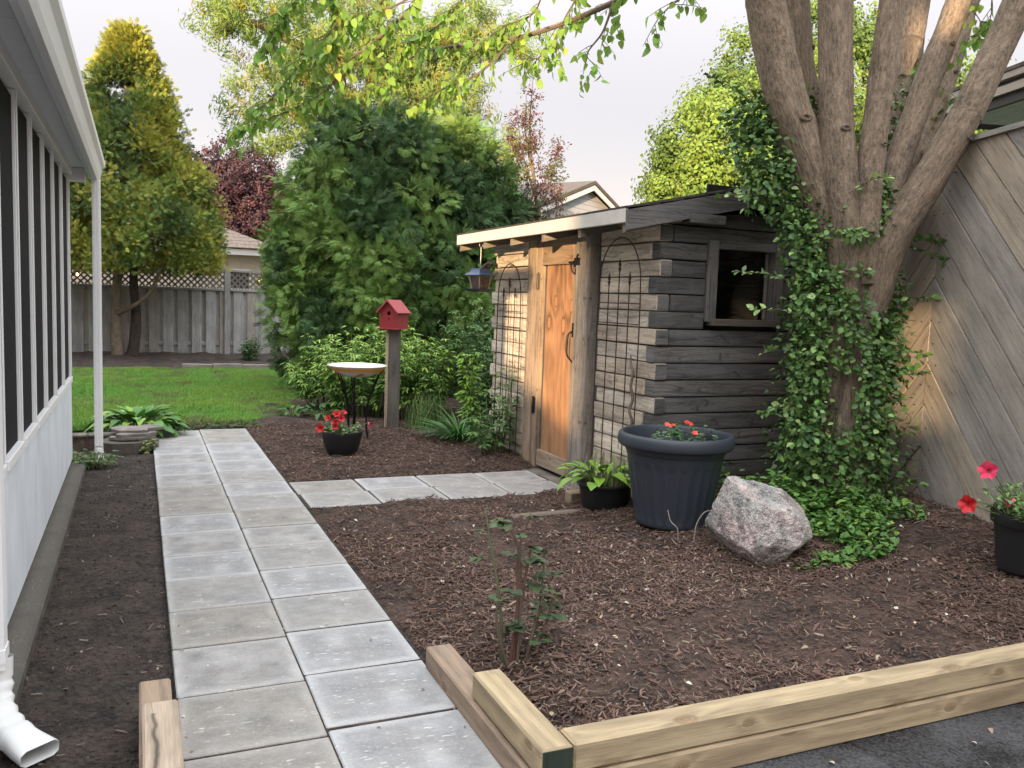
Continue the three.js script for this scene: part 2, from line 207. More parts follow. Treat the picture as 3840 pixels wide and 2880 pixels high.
const soilT = wr(TX.soil, [1.3, 1.3]), soilB = wr(TX.soilB, [0.9, 0.9]), barkT = wr(TX.bark, [0.4, 0.8]), barkB = wr(TX.barkB, [0.4, 0.8]);
const dark = std({ color: C(0.012, 0.012, 0.013), roughness: 0.9 });
// ---------- ground ----------
const inLawn = (x, z) => { const w = (fbm(x * 2.3, z * 2.3, 4, 3) - 0.5) * 0.5; const xr = 1.1 + sstep(-10, -11.2, z) * 0.75 + sstep(-11.2, -17.3, z) * 1.3; return x < xr + w && z < -10.02 + w * 0.5 - (x < 0.1 ? 0.0 : 0) && z > -17.35 + w * 0.5 && x > -6; };
function gh(x, z) {                                               // height of the garden beds
  const n = (fbm(x * 3.1, z * 3.1, 1, 4) - 0.5), f = (fbm(x * 14, z * 14, 3, 2) - 0.5);
  if (z > -6.0 && x > 1.08) {
    const e = sstep(0, 0.4, x - 1.08), a = e * (0.045 * sstep(-6.0, -5.3, z) + 0.10 * sstep(-3.9, -2.4, z)), b = 0.27 * sstep(2.2, 4.5, x) * sstep(-6.0, -4.9, z);
    const lip = 0.028 * sstep(0.52, 0.75, fbm(x * 5, 3.3, 7, 2)) * Math.exp(-Math.pow((z + 5.93) / 0.1, 2));
    return -0.005 + Math.max(a, b) + e * n * (0.02 + 0.05 * sstep(-6.0, -5.4, z)) + f * 0.022 + lip;
  }
  if (x < 0.12 && z > -9.2) return -0.035 + n * 0.05 + f * 0.016;
  if (z <= -6.87 && z > -13.6 && x > 1.08) { const e = Math.min(sstep(0, 0.4, x - 1.08), sstep(0, 0.35, -6.87 - z)); return -0.012 + e * (0.04 + n * 0.08) + f * 0.02; }
  return -0.03 + n * 0.05;
}
function terrain(x0, x1, z0, z1, st, hf = gh) {
  const nx = Math.round((x1 - x0) / st), nz = Math.round((z1 - z0) / st), pos = [], uv = [], idx = [];
  for (let j = 0; j <= nz; j++) for (let i = 0; i <= nx; i++) { const x = x0 + (x1 - x0) * i / nx, z = z0 + (z1 - z0) * j / nz; pos.push(x, hf(x, z), z); uv.push(x, z); }
  for (let j = 0; j < nz; j++) for (let i = 0; i < nx; i++) { const a = j * (nx + 1) + i, b = a + nx + 1; idx.push(a, b, a + 1, a + 1, b, b + 1); }
  const g = new THREE.BufferGeometry(); g.setAttribute('position', new THREE.Float32BufferAttribute(pos, 3)); g.setAttribute('uv', new THREE.Float32BufferAttribute(uv, 2)); g.setIndex(idx); g.computeVertexNormals(); return g;
}
const M_soil = std({ color: C(0.068, 0.054, 0.046), map: soilT, bumpMap: soilB, bumpScale: 0.02, roughness: 0.95 });
const M_mulch = std({ color: C(0.100, 0.065, 0.050), map: soilT, bumpMap: soilB, bumpScale: 0.02, roughness: 0.95 });
struct('ground', terrain(-120, 120, -120, 60, 6, () => -0.16), std({ color: C(0.06, 0.09, 0.03), map: soilT, roughness: 1 }));
struct('garden_soil', terrain(-0.55, 0.125, -9.25, -1.0, 0.03), M_soil);
struct('mulch_bed', terrain(1.075, 5.6, -6.0, -2.24, 0.032), M_mulch);
struct('mulch_bed', terrain(1.075, 7.0, -13.6, -6.865, 0.045), M_mulch);
struct('fence_border', terrain(-6, 7, -21.2, -17.2, 0.1, (x, z) => 0.03 * sstep(-17.25, -17.7, z) + (fbm(x * 3, z * 3, 2, 3) - 0.5) * 0.10 + 0.05 * sstep(-18, -20.5, z)), std({ color: C(0.095, 0.075, 0.066), map: soilT, bumpMap: soilB, bumpScale: 0.02, roughness: 0.95 }));
struct('lawn', terrain(-6, 3.4, -17.4, -9.95, 0.15, (x, z) => inLawn(x, z) ? -0.02 + (fbm(x * 0.7, z * 0.7, 8, 2) - 0.5) * 0.05 : -0.10), std({ color: C(0.06, 0.12, 0.026), map: soilT, roughness: 1 }));
struct('side_yard', terrain(-0.6, 1.2, -10.1, -9.2, 0.06, (x, z) => -0.06 + (fbm(x * 5, z * 5, 2, 3) - 0.5) * 0.06), M_soil);
struct('driveway', terrain(1.0, 9, -2.16, 9, 0.2, (x, z) => -0.004), std({ color: C(0.085, 0.086, 0.092), map: wr(TX.tar, [0.9, 0.9]), bumpMap: wr(TX.tar, [0.9, 0.9]), bumpScale: 0.006, roughness: 0.7 }));
struct('patio', terrain(-12, -0.56, -2.9, -1.0, 0.5, () => -0.03), std({ color: C(0.22, 0.22, 0.21), map: wr(TX.cloud, [1, 1]), roughness: 0.9 }));
struct('patio', terrain(-12, 1.0, -1.0, 14, 0.5, () => -0.03), std({ color: C(0.22, 0.22, 0.21), map: wr(TX.cloud, [1, 1]), roughness: 0.9 }));

// ---------- paved path ----------
const paverG = []; { for (let k = 0; k < 2; k++) { const g = board(0.466, 0.05, 0.440, 0.0045); const p = g.attributes.position, u = g.attributes.uv; for (let i = 0; i < p.count; i++) u.setXY(i, p.getX(i) / 0.48 + 0.5, p.getZ(i) / 0.456 + 0.5); paverG.push(g); } }
const paverM = TX.conc.map((t, i) => std({ color: C(1.14 - i * 0.06, 1.14 - i * 0.07, 1.15 - i * 0.09), map: t, bumpMap: TX.concB, bumpScale: 0.0015, roughness: 0.88 }));
function paver(parent, x, z, w, d) {
  const m = mesh('paver', pick(paverG), pick(paverM), parent); m.position.set(x, -0.025 + rr(-0.002, 0.002), z); m.scale.set(w / 0.48, 1, d / 0.458);
  m.rotation.set(rr(-1, 1) * 0.0025, (rnd() < 0.5 ? Math.PI : 0) + rr(-1, 1) * 0.007, rr(-1, 1) * 0.0025);
}
struct('joint_sand', terrain(0.115, 1.09, -9.76, -1.4, 0.12, () => -0.0065), M_soil); struct('joint_sand', terrain(1.09, 3.21, -6.88, -5.985, 0.12, () => -0.0065), M_soil);
const path = struct('garden_path');
{ const L = [-9.72, -9.25, -8.78, -8.314, -7.84, -7.36, -6.90, -6.46, -6.01, -5.53, -5.07, -4.63, -4.17, -3.72, -3.255, -2.80, -2.34, -1.88, -1.42];
  for (let i = 0; i < L.length - 1; i++) { const c = (L[i] + L[i + 1]) / 2, d = L[i + 1] - L[i]; paver(path, 0.352, c, 0.480, d); paver(path, 0.833, c - 0.045 + rr(-0.008, 0.008), 0.496, d); } }
const branch = struct('shed_path');
for (let k = 0; k < 4; k++) { const w = 0.525; paver(branch, 1.085 + w * (k + 0.5), -6.65, w, 0.44); paver(branch, 1.10 + w * (k + 0.5), -6.21, w, 0.44); }

// ---------- timbers ----------
const M_new = [KD(0.44, 0.385, 0.275), KD(0.40, 0.34, 0.245)], M_old = [KD(0.36, 0.30, 0.25), KD(0.48, 0.43, 0.38)], M_end = WD(0.025, 0.045, 0.03);
const TG = 'timbers edging the raised mulch bed';
function timber(x0, x1, y0, y1, z0, z1, grain, m, label, group) { const t = solo('landscape_timber', slab(x0, x1, y0, y1, z0, z1, grain, 0.007), m, label, 'timber', group); return t; }
timber(1.192, 4.6, 0.092, 0.186, -2.262, -2.158, 'x', M_new[0], 'long pale green timber, upper one of the two along the driveway', TG);
timber(1.192, 4.6, -0.004, 0.089, -2.258, -2.150, 'x', M_new[1], 'long knotty timber lying on the asphalt under another', TG);
{ const t = thing('landscape_timber', 'short pale timber with a dark green cut end, beside the path', 'timber', [0, 0, 0], 0, TG);
  mesh('beam', slab(1.078, 1.186, 0.092, 0.186, -2.725, -2.153, 'z', 0.007), M_new[0], t); mesh('end_grain', slab(1.083, 1.181, 0.097, 0.181, -2.1535, -2.149, 'y', 0.001), M_end, t); }
timber(1.064, 1.172, -0.004, 0.089, -3.215, -2.16, 'z', M_old[0], 'brown weathered timber under the short green-ended one by the path', TG);
timber(-0.008, 0.098, -0.01, 0.088, -3.245, -1.9, 'z', M_old[0], 'brown timber with a round knot, lower of two left of the path', TG);
timber(0.002, 0.108, 0.091, 0.182, -2.86, -1.9, 'z', M_old[1], 'whitish cracked timber, upper of two left of the path', TG);
timber(2.91, 3.35, 0.0, 0.11, -5.60, -5.49, 'x', M_old[0], 'short cut timber by the shed door in front of the hosta pot', TG);

// ---------- sunroom on the left ----------
{
  const H = thing('sunroom', 'white sunroom with a row of tall dark screened windows along the path', 'house');
  const wh = std({ color: C(0.77, 0.825, 0.89), map: wr(TX.cloud, [0.8, 1.4]), roughness: 0.55 }), fr = std({ color: C(0.78, 0.79, 0.80), roughness: 0.45 });
  const pane = new THREE.MeshPhysicalMaterial({ color: C(0.020, 0.020, 0.024), roughness: 0.8, specularIntensity: 0.25, map: wr(TX.cloud, [0.5, 2]) }), sof = std({ color: C(0.62, 0.64, 0.68), roughness: 0.6 });
  const Z = [-8.0, -7.28, -6.60, -5.95, -5.31, -4.70, -4.10, -3.48, -2.72];
  for (let i = 0; i < Z.length - 1; i++) {
    mesh('wall_panel', slab(-0.56, -0.52, 0.05, 0.700, Z[i] + 0.002, Z[i + 1] - 0.002, 'z', 0.003), wh, H);
    mesh('window_screen', slab(-0.56, -0.538, 0.745, 2.37, Z[i] + 0.02, Z[i + 1] - 0.02, 'y', 0.001), pane, H);
    mesh('window_sill', slab(-0.55, -0.508, 0.703, 0.75, Z[i] + 0.03, Z[i + 1] - 0.03, 'z', 0.004), fr, H);
    mesh('mullion', slab(-0.57, -0.524, 0.703, 2.40, Z[i] - 0.021, Z[i] + 0.021, 'y', 0.003), fr, H);
    mesh('mullion_track', slab(-0.523, -0.516, 0.69, 2.40, Z[i] - 0.009, Z[i] + 0.009, 'y', 0.003), fr, H);
  }
  mesh('header', slab(-0.575, -0.495, 2.403, 2.47, -8.03, -2.72, 'z', 0.004), fr, H);
  mesh('end_wall', slab(-4.3, -0.565, -0.15, 2.6, -8.03, -7.96, 'x', 0.003), wh, H);
  mesh('end_wall', slab(-4.3, -0.565, -0.05, 2.6, -2.76, -2.70, 'x', 0.003), wh, H);
  for (let z = -8.25; z < -2.55; z += 0.30) mesh('soffit_panel', slab(-0.56, -0.385, 2.472, 2.484, z, z + 0.296, 'x', 0.002), sof, H);
  mesh('fascia', slab(-0.384, -0.352, 2.41, 2.60, -8.28, -2.50, 'z', 0.003), sof, H);
  // gutter: K-shaped profile along z
  { const pr = [[-0.35, 2.40], [-0.315, 2.395], [-0.30, 2.43], [-0.285, 2.50], [-0.262, 2.53], [-0.262, 2.575], [-0.274, 2.575], [-0.276, 2.535], [-0.30, 2.515], [-0.315, 2.44], [-0.35, 2.41]];
    mesh('gutter', prism(pr, V(0, 0, -8.30), V(1, 0, 0), V(0, 1, 0), V(0, 0, 1), 5.85), fr, H); mesh('gutter_cap', prism([[-0.35, 2.395], [-0.312, 2.392], [-0.296, 2.43], [-0.281, 2.50], [-0.258, 2.53], [-0.258, 2.58], [-0.35, 2.58]], V(0, 0, -8.304), V(1, 0, 0), V(0, 1, 0), V(0, 0, -1), 0.006), fr, H); }
  mesh('eave_bracket', slab(-0.57, -0.40, 2.36, 2.47, -8.12, -8.04, 'x', 0.004), fr, H);
  mesh('roof', prism([[-0.30, 2.60], [-0.30, 2.63], [-4.4, 3.05], [-4.4, 3.02]], V(0, 0, -8.32), V(1, 0, 0), V(0, 1, 0), V(0, 0, 1), 5.9), std({ color: C(0.30, 0.29, 0.28), map: wr(TX.shingle, [1, 1]), roughness: 0.9 }), H);
  mesh('floor', slab(-4.3, -0.57, 0.0, 0.06, -7.95, -2.78, 'z', 0.003), std({ color: C(0.2, 0.17, 0.14) }), H);
  mesh('footing', slab(-0.60, -0.415, -0.15, 0.028, -8.1, -2.7, 'z', 0.012), std({ color: C(0.30, 0.28, 0.25), map: wr(TX.conc[1], [0.7, 0.7]), bumpMap: wr(TX.concB, [0.7, 0.7]), bumpScale: 0.004, roughness: 0.95 }), H);
  // rectangular ribbed downspouts
  const dsp = (x, z, y0, y1) => { const sh = [], n = 28; for (let i = 0; i < n; i++) { const a = i / n * Math.PI * 2, c = Math.cos(a), s = Math.sin(a), q = Math.max(Math.abs(c) / 0.032, Math.abs(s) / 0.045), rb = i % 2 ? 0.985 : 1.015; sh.push([c / q * rb, s / q * rb]); } return prism(sh, V(x, y0, z), V(1, 0, 0), V(0, 0, -1), V(0, 1, 0), y1 - y0); };
  const d1 = mesh('downspout', dsp(-0.325, -8.16, 0.13, 2.40), fr, H);
  mesh('elbow', merge([dsp(-0.325, -8.16, 0.02, 0.126).scale(1, 1, 1), tube([[-0.325, 0.10, -8.14], [-0.32, 0.03, -8.10], [-0.31, -0.02, -8.02]], 0.036, 10)].map(g => g)), std({ color: C(0.66, 0.67, 0.66), map: wr(TX.cloud, [0.2, 0.2]), roughness: 0.7 }), d1);
  const d2 = mesh('downspout', dsp(-0.455, -3.26, 0.20, 2.40), fr, H);
  // corrugated elbow turning out over the soil
  { const pos = [], idx = [], N = 34, S = 16; const cv = new THREE.CatmullRomCurve3([V(-0.455, 0.23, -3.26), V(-0.455, 0.15, -3.25), V(-0.445, 0.085, -3.20), V(-0.41, 0.05, -3.12), V(-0.36, 0.033, -3.04), V(-0.295, 0.022, -2.95)]);
    for (let i = 0; i <= N; i++) { const t = i / N, p = cv.getPoint(t), T = cv.getTangent(t), side = V(0.8, 0, -0.6).normalize(), up = V(0, 0, 0).crossVectors(side, T).normalize(), k = 1 + 0.075 * Math.sin(i * 1.55) * (t > 0.15 && t < 0.78 ? 1 : 0), fl = 1 + 0.25 * sstep(0.75, 1, t);
      for (let j = 0; j <= S; j++) { const a = j / S * 6.2832, c = Math.cos(a), s = Math.sin(a), q = Math.max(Math.abs(c) / 0.05, Math.abs(s) / 0.036) ; const w = V(p.x, p.y, p.z).addScaledVector(side, c / q * k * fl).addScaledVector(up, s / q * k * (2 - fl)); pos.push(w.x, w.y, w.z); } }
    for (let i = 0; i < N; i++) for (let j = 0; j < S; j++) { const a = i * (S + 1) + j, b = a + S + 1; idx.push(a, a + 1, b, b, a + 1, b + 1); }
    const g = new THREE.BufferGeometry(); g.setAttribute('position', new THREE.Float32BufferAttribute(pos, 3)); g.setIndex(idx); g.computeVertexNormals(); mesh('elbow', g, dbl({ color: C(0.66, 0.67, 0.66), roughness: 0.6 }), d2); 
    mesh('collar', dsp(-0.455, -3.26, 0.225, 0.27).translate(0.455, -0.25, 3.26).scale(1.12, 1, 1.12).translate(-0.455, 0.25, -3.26), fr, d2); }
}
// unseen house, added buildings and fences, all sized to shape the low sun
{
  const wl = std({ color: C(0.45, 0.42, 0.38), roughness: 0.85 }), rf = std({ color: C(0.12, 0.11, 0.10), roughness: 0.9, map: wr(TX.shingle, [1, 1]) });
  const house = (nm, label, pos, turn, w, d, h, ridge) => { const T = thing(nm, label, 'house', pos, turn); mesh('wall', slab(-w / 2, w / 2, -0.1, h, -d / 2, d / 2, 'x', 0.01), wl, T); mesh('roof', prism([[-w / 2 - 0.3, h + 0.003], [w / 2 + 0.3, h + 0.003], [0, ridge]], V(0, 0, -d / 2 - 0.25), V(1, 0, 0), V(0, 1, 0), V(0, 0, 1), d + 0.5), rf, T); return T; };
  house('unseen_house', 'unseen two storey main part of the house, sized to shade the garden', [-8.7, 0, -3.9], 0, 8.6, 10.3, 5.6, 7.4);  // unseen mass, height set so its shade covers the arborvitae
  house('unseen_house', 'unseen lower rear wing added to shade the back fence and conifer', [-8.7, 0, -15.3], 0, 8.6, 12, 4.6, 6.1);  // wing added out of view to keep sun off the back fence
  house('sun_block', 'tall narrow outbuilding added out of view to bound the light on the shed door', [-9.03, 0, 11.98], -0.65, 2.37, 4, 7.0, 7.3);  // unseen block, added so its edge ends the light on the door
  house('sun_block_house', 'unseen house block added to keep the low sun off the garden', [-2.46, 0, 16.96], -0.65, 13.75, 5, 7.6, 8.6);  // added unseen block, leaves a narrow sun slit to the chevron fence
  for (const [p, q, h] of [[[-4.45, 1.35], [-8.5, 9.6], 3.05], [[-7.35, 10.49], [-5.75, 11.70], 3.45]]) { const L = Math.hypot(q[0] - p[0], q[1] - p[1]), T = thing('sun_trim_fence', h < 3.2 ? 'added unseen board fence cutting the low sun to the shed door, by the outbuilding' : 'added unseen slotted fence shaping the sun patch on the chevron fence, by the outbuilding', 'fence', [p[0], -0.1, p[1]], Math.atan2(-(q[1] - p[1]), q[0] - p[0])); for (let x = 0; x < L; x += 0.2) mesh('board', slab(x, x + 0.198, 0, h, -0.02, 0.02, 'y'), WD(0.3, 0.27, 0.24), T); if (h > 3.2) mesh('sun_slot_panel', slab(0, L, 4.25, 6.0, -0.02, 0.02, 'x'), WD(0.3, 0.27, 0.24), T); }  // unseen fences and panel added to trim both sun patches
}
// ---------- log shed ----------
{
  const S = thing('garden_shed', 'weathered grey log shed with a plank door and low shingled roof', 'shed');
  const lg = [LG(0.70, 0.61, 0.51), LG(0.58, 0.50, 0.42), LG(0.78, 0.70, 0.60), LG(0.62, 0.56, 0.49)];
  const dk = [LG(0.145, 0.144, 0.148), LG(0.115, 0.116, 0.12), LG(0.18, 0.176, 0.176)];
  const post = [LG(0.36, 0.275, 0.20), LG(0.34, 0.29, 0.245)], fram = LG(0.30, 0.275, 0.25);
  const xF = 3.35, zS = -5.16, zB = -8.2, xE = 5.05, ch = 0.1225, n = 17;
  // near-black core inside the logs, painted dark for interior shade, open at the window
  mesh('shade_core', merge([slab(3.46, 3.49, 0, 2.12, -8.1, -5.27, 'z'), slab(3.46, 3.80, 0, 2.1, -5.28, -5.255, 'x'), slab(4.42, 5.0, 0, 2.1, -5.28, -5.255, 'x'), slab(3.80, 4.42, 0, 1.40, -5.28, -5.255, 'x'), slab(3.80, 4.42, 1.97, 2.4, -5.28, -5.255, 'x'), slab(3.4, 5.0, -0.02, 0, -8.1, -5.27, 'x'), slab(3.42, 5.0, 0, 2.2, -8.14, -8.11, 'x'), slab(4.98, 5.0, 0, 2.4, -8.1, -5.27, 'z')]), WD(0.006, 0.006, 0.006), S);
  for (let i = 0; i < n; i++) {
    const y0 = 0.0 + i * ch, y1 = y0 + ch - 0.005 - rnd() * 0.004, even = i % 2 === 0, o = () => rr(-0.010, 0.008);
    // front wall, two runs beside the door; alternate courses carry through the corners
    let k = o(); mesh('log', log(xF + k, xF + 0.105, y0, y1, even ? zB - 0.03 + rr(-0.015, 0.015) : zB + 0.10, -7.27, 'z', 0.006), pick(lg), S);
    k = o(); const ze = even ? zS + 0.005 + rr(-0.012, 0.014) : zS - 0.108; mesh('log', log(xF + k, xF + 0.105, y0, y1, -5.985, ze, 'z', 0.005), pick(lg), S); if (even) mesh('end_grain', slab(xF + k + 0.006, xF + 0.101, y0 + 0.005, y1 - 0.005, ze - 0.006, ze + 0.004, 'x', 0.003), pick(dk), S);
    // end wall towards the camera, cut round the window
    const z1 = zS + rr(-0.006, 0.006), x0 = even ? xF + 0.112 : xF - 0.008 + rr(-0.012, 0.012), z0 = zS - 0.10;
    if (y1 > 1.43 && y0 < 1.93) { mesh('log', log(x0, 3.755, y0, y1, z0, z1, 'x', 0.006), pick(dk), S); mesh('log', log(4.46, xE + rr(0, 0.02), y0, y1, z0, z1, 'x', 0.006), pick(dk), S); }
    else mesh('log', log(x0, xE + rr(0, 0.02), y0, y1, z0, z1, 'x', 0.006), pick(dk), S);
    if (!even) mesh('log_end', log(xF + 0.02, xF + 0.10, y0, y1, zB - 0.02, zB + 0.095, 'x', 0.006), pick(lg), S);
    mesh('log', log(3.46, xE, y0, y1, zB - 0.01, zB + 0.085, 'x', 0.006), pick(dk), S);                       // far end wall
    mesh('log', log(xE - 0.09, xE - 0.002, y0, y1, zB + 0.09, zS - 0.104, 'z', 0.006), pick(dk), S);            // back wall
  }
  // gable boards over the end wall
  for (let i = 0; i < 3; i++) { const y0 = 2.085 + i * 0.105, a = Math.max(xF, xF + (y0 - 2.13) / 0.217 + 0.02), b = 5.0; if (b - a > 0.2) mesh('gable_board', prism([[a, y0], [b, y0], [b, y0 + 0.10], [Math.max(a, xF + (y0 + 0.1 - 2.13) / 0.217), y0 + 0.10]], V(0, 0, zS - 0.08), V(1, 0, 0), V(0, 1, 0), V(0, 0, 1), 0.07), pick(dk), S); }
  mesh('top_plate', slab(xF - 0.01, xF + 0.10, 2.084, 2.14, -8.3, -5.05, 'z', 0.006), post[1], S);
  // window
  const w = mesh('window_frame', merge([slab(3.76, 3.848, 1.40, 1.99, zS - 0.06, zS + 0.018, 'y'), slab(4.362, 4.45, 1.40, 1.99, zS - 0.06, zS + 0.018, 'y'), slab(3.85, 4.36, 1.93, 1.99, zS - 0.06, zS + 0.016, 'x')]), dk[2], S);
  mesh('sill', slab(3.80, 4.42, 1.375, 1.425, zS - 0.05, zS + 0.045, 'x'), WD(0.17, 0.145, 0.12), w);
  mesh('sash', merge([slab(3.852, 3.875, 1.428, 1.925, zS - 0.075, zS - 0.05, 'y'), slab(4.335, 4.358, 1.428, 1.925, zS - 0.075, zS - 0.05, 'y')]), fram, w);
  mesh('pane', slab(3.87, 4.34, 1.426, 1.928, zS - 0.068, zS - 0.064, 'x', 0.001), new THREE.MeshPhysicalMaterial({ color: C(0.75, 0.78, 0.8), roughness: 0.06, transmission: 1, thickness: 0, ior: 1.5 }), w);
  // door frame
  mesh('door_post', log(3.295, 3.40, -0.02, 2.10, -7.262, -7.085, 'y', 0.006), post[0], S);
  mesh('door_post', log(3.305, 3.40, 0.0, 2.10, -7.080, -6.985, 'y', 0.005), post[0], S);
  mesh('door_post', log(3.270, 3.42, -0.03, 2.12, -6.262, -6.035, 'y', 0.008), fram, S);
  mesh('door_post', log(3.36, 3.45, 0.0, 2.10, -6.032, -5.99, 'y', 0.005), dk[1], S);
  mesh('jamb', slab(3.345, 3.42, 0.0, 2.10, -6.980, -6.93, 'y', 0.003), dk[1], S);
  const D = new THREE.Group(); D.name = 'door'; S.add(D);
  const dw = KD(0.42, 0.285, 0.18), dr = KD(0.34, 0.26, 0.19), vert = (x0, x1, y0, y1, z0, z1, m, nm, ch = 0.004) => mesh(nm, slab(x0, x1, y0, y1, z0, z1, 'y', ch), m, D);
  { const p = vert(3.335, 3.352, 0.12, 1.84, -6.925, -6.355, std({ color: C(0.42, 0.245, 0.135), map: TX.door, bumpMap: TX.door, bumpScale: 0.002, roughness: 0.75 }), 'door_panel', 0.001), q = p.geometry.attributes; for (let i = 0; i < q.position.count; i++) q.uv.setXY(i, (q.position.getZ(i) + 6.925) / 0.57, (q.position.getY(i) - 0.12) / 1.72); }
  vert(3.308, 3.334, 0.03, 2.07, -6.375, -6.275, dr, 'door_stile'); 
  mesh('door_rail', slab(3.306, 3.334, 1.83, 2.07, -6.975, -6.378, 'z'), dr, D); mesh('door_rail', slab(3.306, 3.334, 0.03, 0.175, -6.955, -6.378, 'z'), KD(0.33, 0.29, 0.24), D);
  const iron = std({ color: C(0.02, 0.02, 0.022), roughness: 0.5, metalness: 0.6 });
  mesh('handle', merge([tube([[3.312, 1.27, -6.335], [3.27, 1.25, -6.335], [3.255, 1.17, -6.335], [3.262, 1.07, -6.335], [3.312, 1.01, -6.335]], [0.009, 0.009, 0.011, 0.008, 0.006], 8, { n: 20 }), slab(3.302, 3.309, 1.22, 1.34, -6.35, -6.32, 'y', 0.002)]), iron, D);
  mesh('hinge', merge([slab(3.297, 3.303, 1.62, 1.76, -7.07, -7.01, 'y', 0.001), tube([[3.297, 1.61, -7.04], [3.297, 1.77, -7.04]], 0.008, 8)]), std({ color: C(0.12, 0.09, 0.07), roughness: 0.6, metalness: 0.5 }), D);
  mesh('hinge', merge([slab(3.297, 3.303, 0.50, 0.64, -7.07, -7.01, 'y', 0.001), tube([[3.295, 0.49, -7.04], [3.295, 0.65, -7.04]], 0.009, 8)]), iron, D);
  mesh('latch', merge([tube([[3.29, 1.84, -6.42], [3.29, 1.84, -6.20]], 0.009, 8), slab(3.296, 3.304, 1.80, 1.875, -6.35, -6.29, 'y', 0.001), tube([[3.285, 1.85, -6.33], [3.262, 1.82, -6.33], [3.262, 1.77, -6.315], [3.285, 1.745, -6.30], [3.28, 1.79, -6.29]], 0.006, 6), slab(3.265, 3.271, 1.81, 1.87, -6.25, -6.19, 'y', 0.001), tube([[3.265, 1.86, -6.22], [3.25, 1.88, -6.21], [3.255, 1.90, -6.20]], 0.007, 6)]), iron, D);
  for (let i = 0; i < 3; i++) mesh('threshold_board', slab(3.145 - 0 + i * 0.004, 3.44, -0.06, -0.006 + rr(-0.003, 0.003), -6.98 + i * 0.30, -6.69 + i * 0.30, 'x', 0.006), WD(0.24, 0.215, 0.19), S);
  // roof: front eave at x=3.02, rising 12.3 degrees to the ridge, then down behind
  const ey = 2.165, sl = 0.217, rx = 4.55, f = x => ey + (x - 3.02) * sl, rfm = std({ color: C(0.10, 0.085, 0.078), map: wr(TX.shingle, [0.8, 0.8]), bumpMap: wr(TX.shingle, [0.5, 0.5]), bumpScale: 0.006, roughness: 0.95 });
  const R = mesh('roof_deck', prism([[3.03, ey - 0.045], [rx, f(rx) - 0.045], [5.45, f(rx) - 0.24], [5.45, f(rx) - 0.22], [rx, f(rx) - 0.02], [3.03, ey - 0.02]], V(0, 0, -8.42), V(1, 0, 0), V(0, 1, 0), V(0, 0, 1), 3.36), WD(0.11, 0.09, 0.08), S);
  for (let c = 0; c < 8; c++) { const a = 3.0 + c * 0.195, b = Math.min(rx, a + 0.26); for (let j = 0; j < 6; j++) mesh('shingle', prism([[a, f(a) - 0.014 + 0.006], [b, f(b) - 0.018], [b, f(b) - 0.012], [a, f(a) + 0.003 + rr(0, 0.004)]], V(0, 0, -8.44 + j * 0.566 + (c % 2) * 0.002), V(1, 0, 0), V(0, 1, 0), V(0, 0, 1), 0.562), rfm, R); }
  mesh('fascia', slab(3.0, 3.024, 2.055, 2.152, -8.40, -5.062, 'z', 0.004), std({ color: C(0.62, 0.585, 0.53), map: wr(TX.cloud, [0.6, 0.4]), roughness: 0.7 }), S);
  mesh('rake_board', prism([[3.004, f(3.0) - 0.155], [rx, f(rx) - 0.155], [rx, f(rx) - 0.022], [3.004, f(3.0) - 0.022]], V(0, 0, -5.059), V(1, 0, 0), V(0, 1, 0), V(0, 0, 1), 0.035), dk[0], S);
  mesh('rake_board', prism([[rx + 0.003, f(rx) - 0.155], [5.45, f(rx) - 0.36], [5.45, f(rx) - 0.23], [rx + 0.003, f(rx) - 0.022]], V(0, 0, -5.059), V(1, 0, 0), V(0, 1, 0), V(0, 0, 1), 0.035), dk[0], S);
  for (const z of [-8.36, -7.70, -7.05, -6.40, -5.76, -5.12]) mesh('rafter', prism([[3.028, f(3.03) - 0.175], [rx - 0.01, f(rx) - 0.135], [rx - 0.01, f(rx) - 0.048], [3.028, f(3.03) - 0.048]], V(0, 0, z - 0.02), V(1, 0, 0), V(0, 1, 0), V(0, 0, 1), 0.042), LG(0.26, 0.23, 0.20), S);
  mesh('purlin', slab(3.50, 3.80, 2.085, 2.15, zS - 0.05, -5.02, 'z', 0.005), dk[1], S);
}
// trellises of thin iron rod
function trellis(z0, z1, yTop, label, flip) {
  const T = thing('trellis', label, 'trellis', [3.295, 0.0, (z0 + z1) / 2], 0, 'arched wire trellises on the shed front'); const hw = (z1 - z0) / 2, m = std({ color: C(0.055, 0.035, 0.028), roughness: 0.7, metalness: 0.4 }), sp = yTop - hw * 1.15;
  const arch = [[0, -0.02, -hw], [0, sp, -hw]]; for (let i = 1; i < 8; i++) { const a = Math.PI - i / 8 * Math.PI; arch.push([0, sp + Math.sin(a) * hw * 1.15, Math.cos(a) * hw]); } arch.push([0, sp, hw], [0, -0.02, hw]);
  mesh('arch_rod', tube(arch, 0.0055, 6, { n: 70 }), m, T);
  for (const [f, h] of [[-0.5, 0.02], [0, 0.12], [0.5, 0.02]]) { const g = [tube([[0, -0.02, f * hw], [0, sp + h, f * hw]], 0.0045, 6)]; const r = mesh('upright_rod', g[0], m, T); mesh('finial', lathe([[0, 0.075], [0.004, 0.06], [0.011, 0.03], [0.012, 0.02], [0.005, 0.01], [0.012, 0.0], [0.005, -0.03], [0.004, -0.03]], 10).translate(0, sp + h, f * hw), m, r); }
  for (const y of [sp - 0.14, sp - 0.29, 0.16]) mesh('cross_rod', tube([[-0.006, y, -hw], [-0.006, y, hw]], 0.004, 6), m, T);
  return T;
}
trellis(-7.95, -7.40, 1.86, 'brown wire arch trellis on the shed wall left of the door');
trellis(-5.90, -5.30, 2.0, 'brown wire arch trellis on the shed wall right of the door');
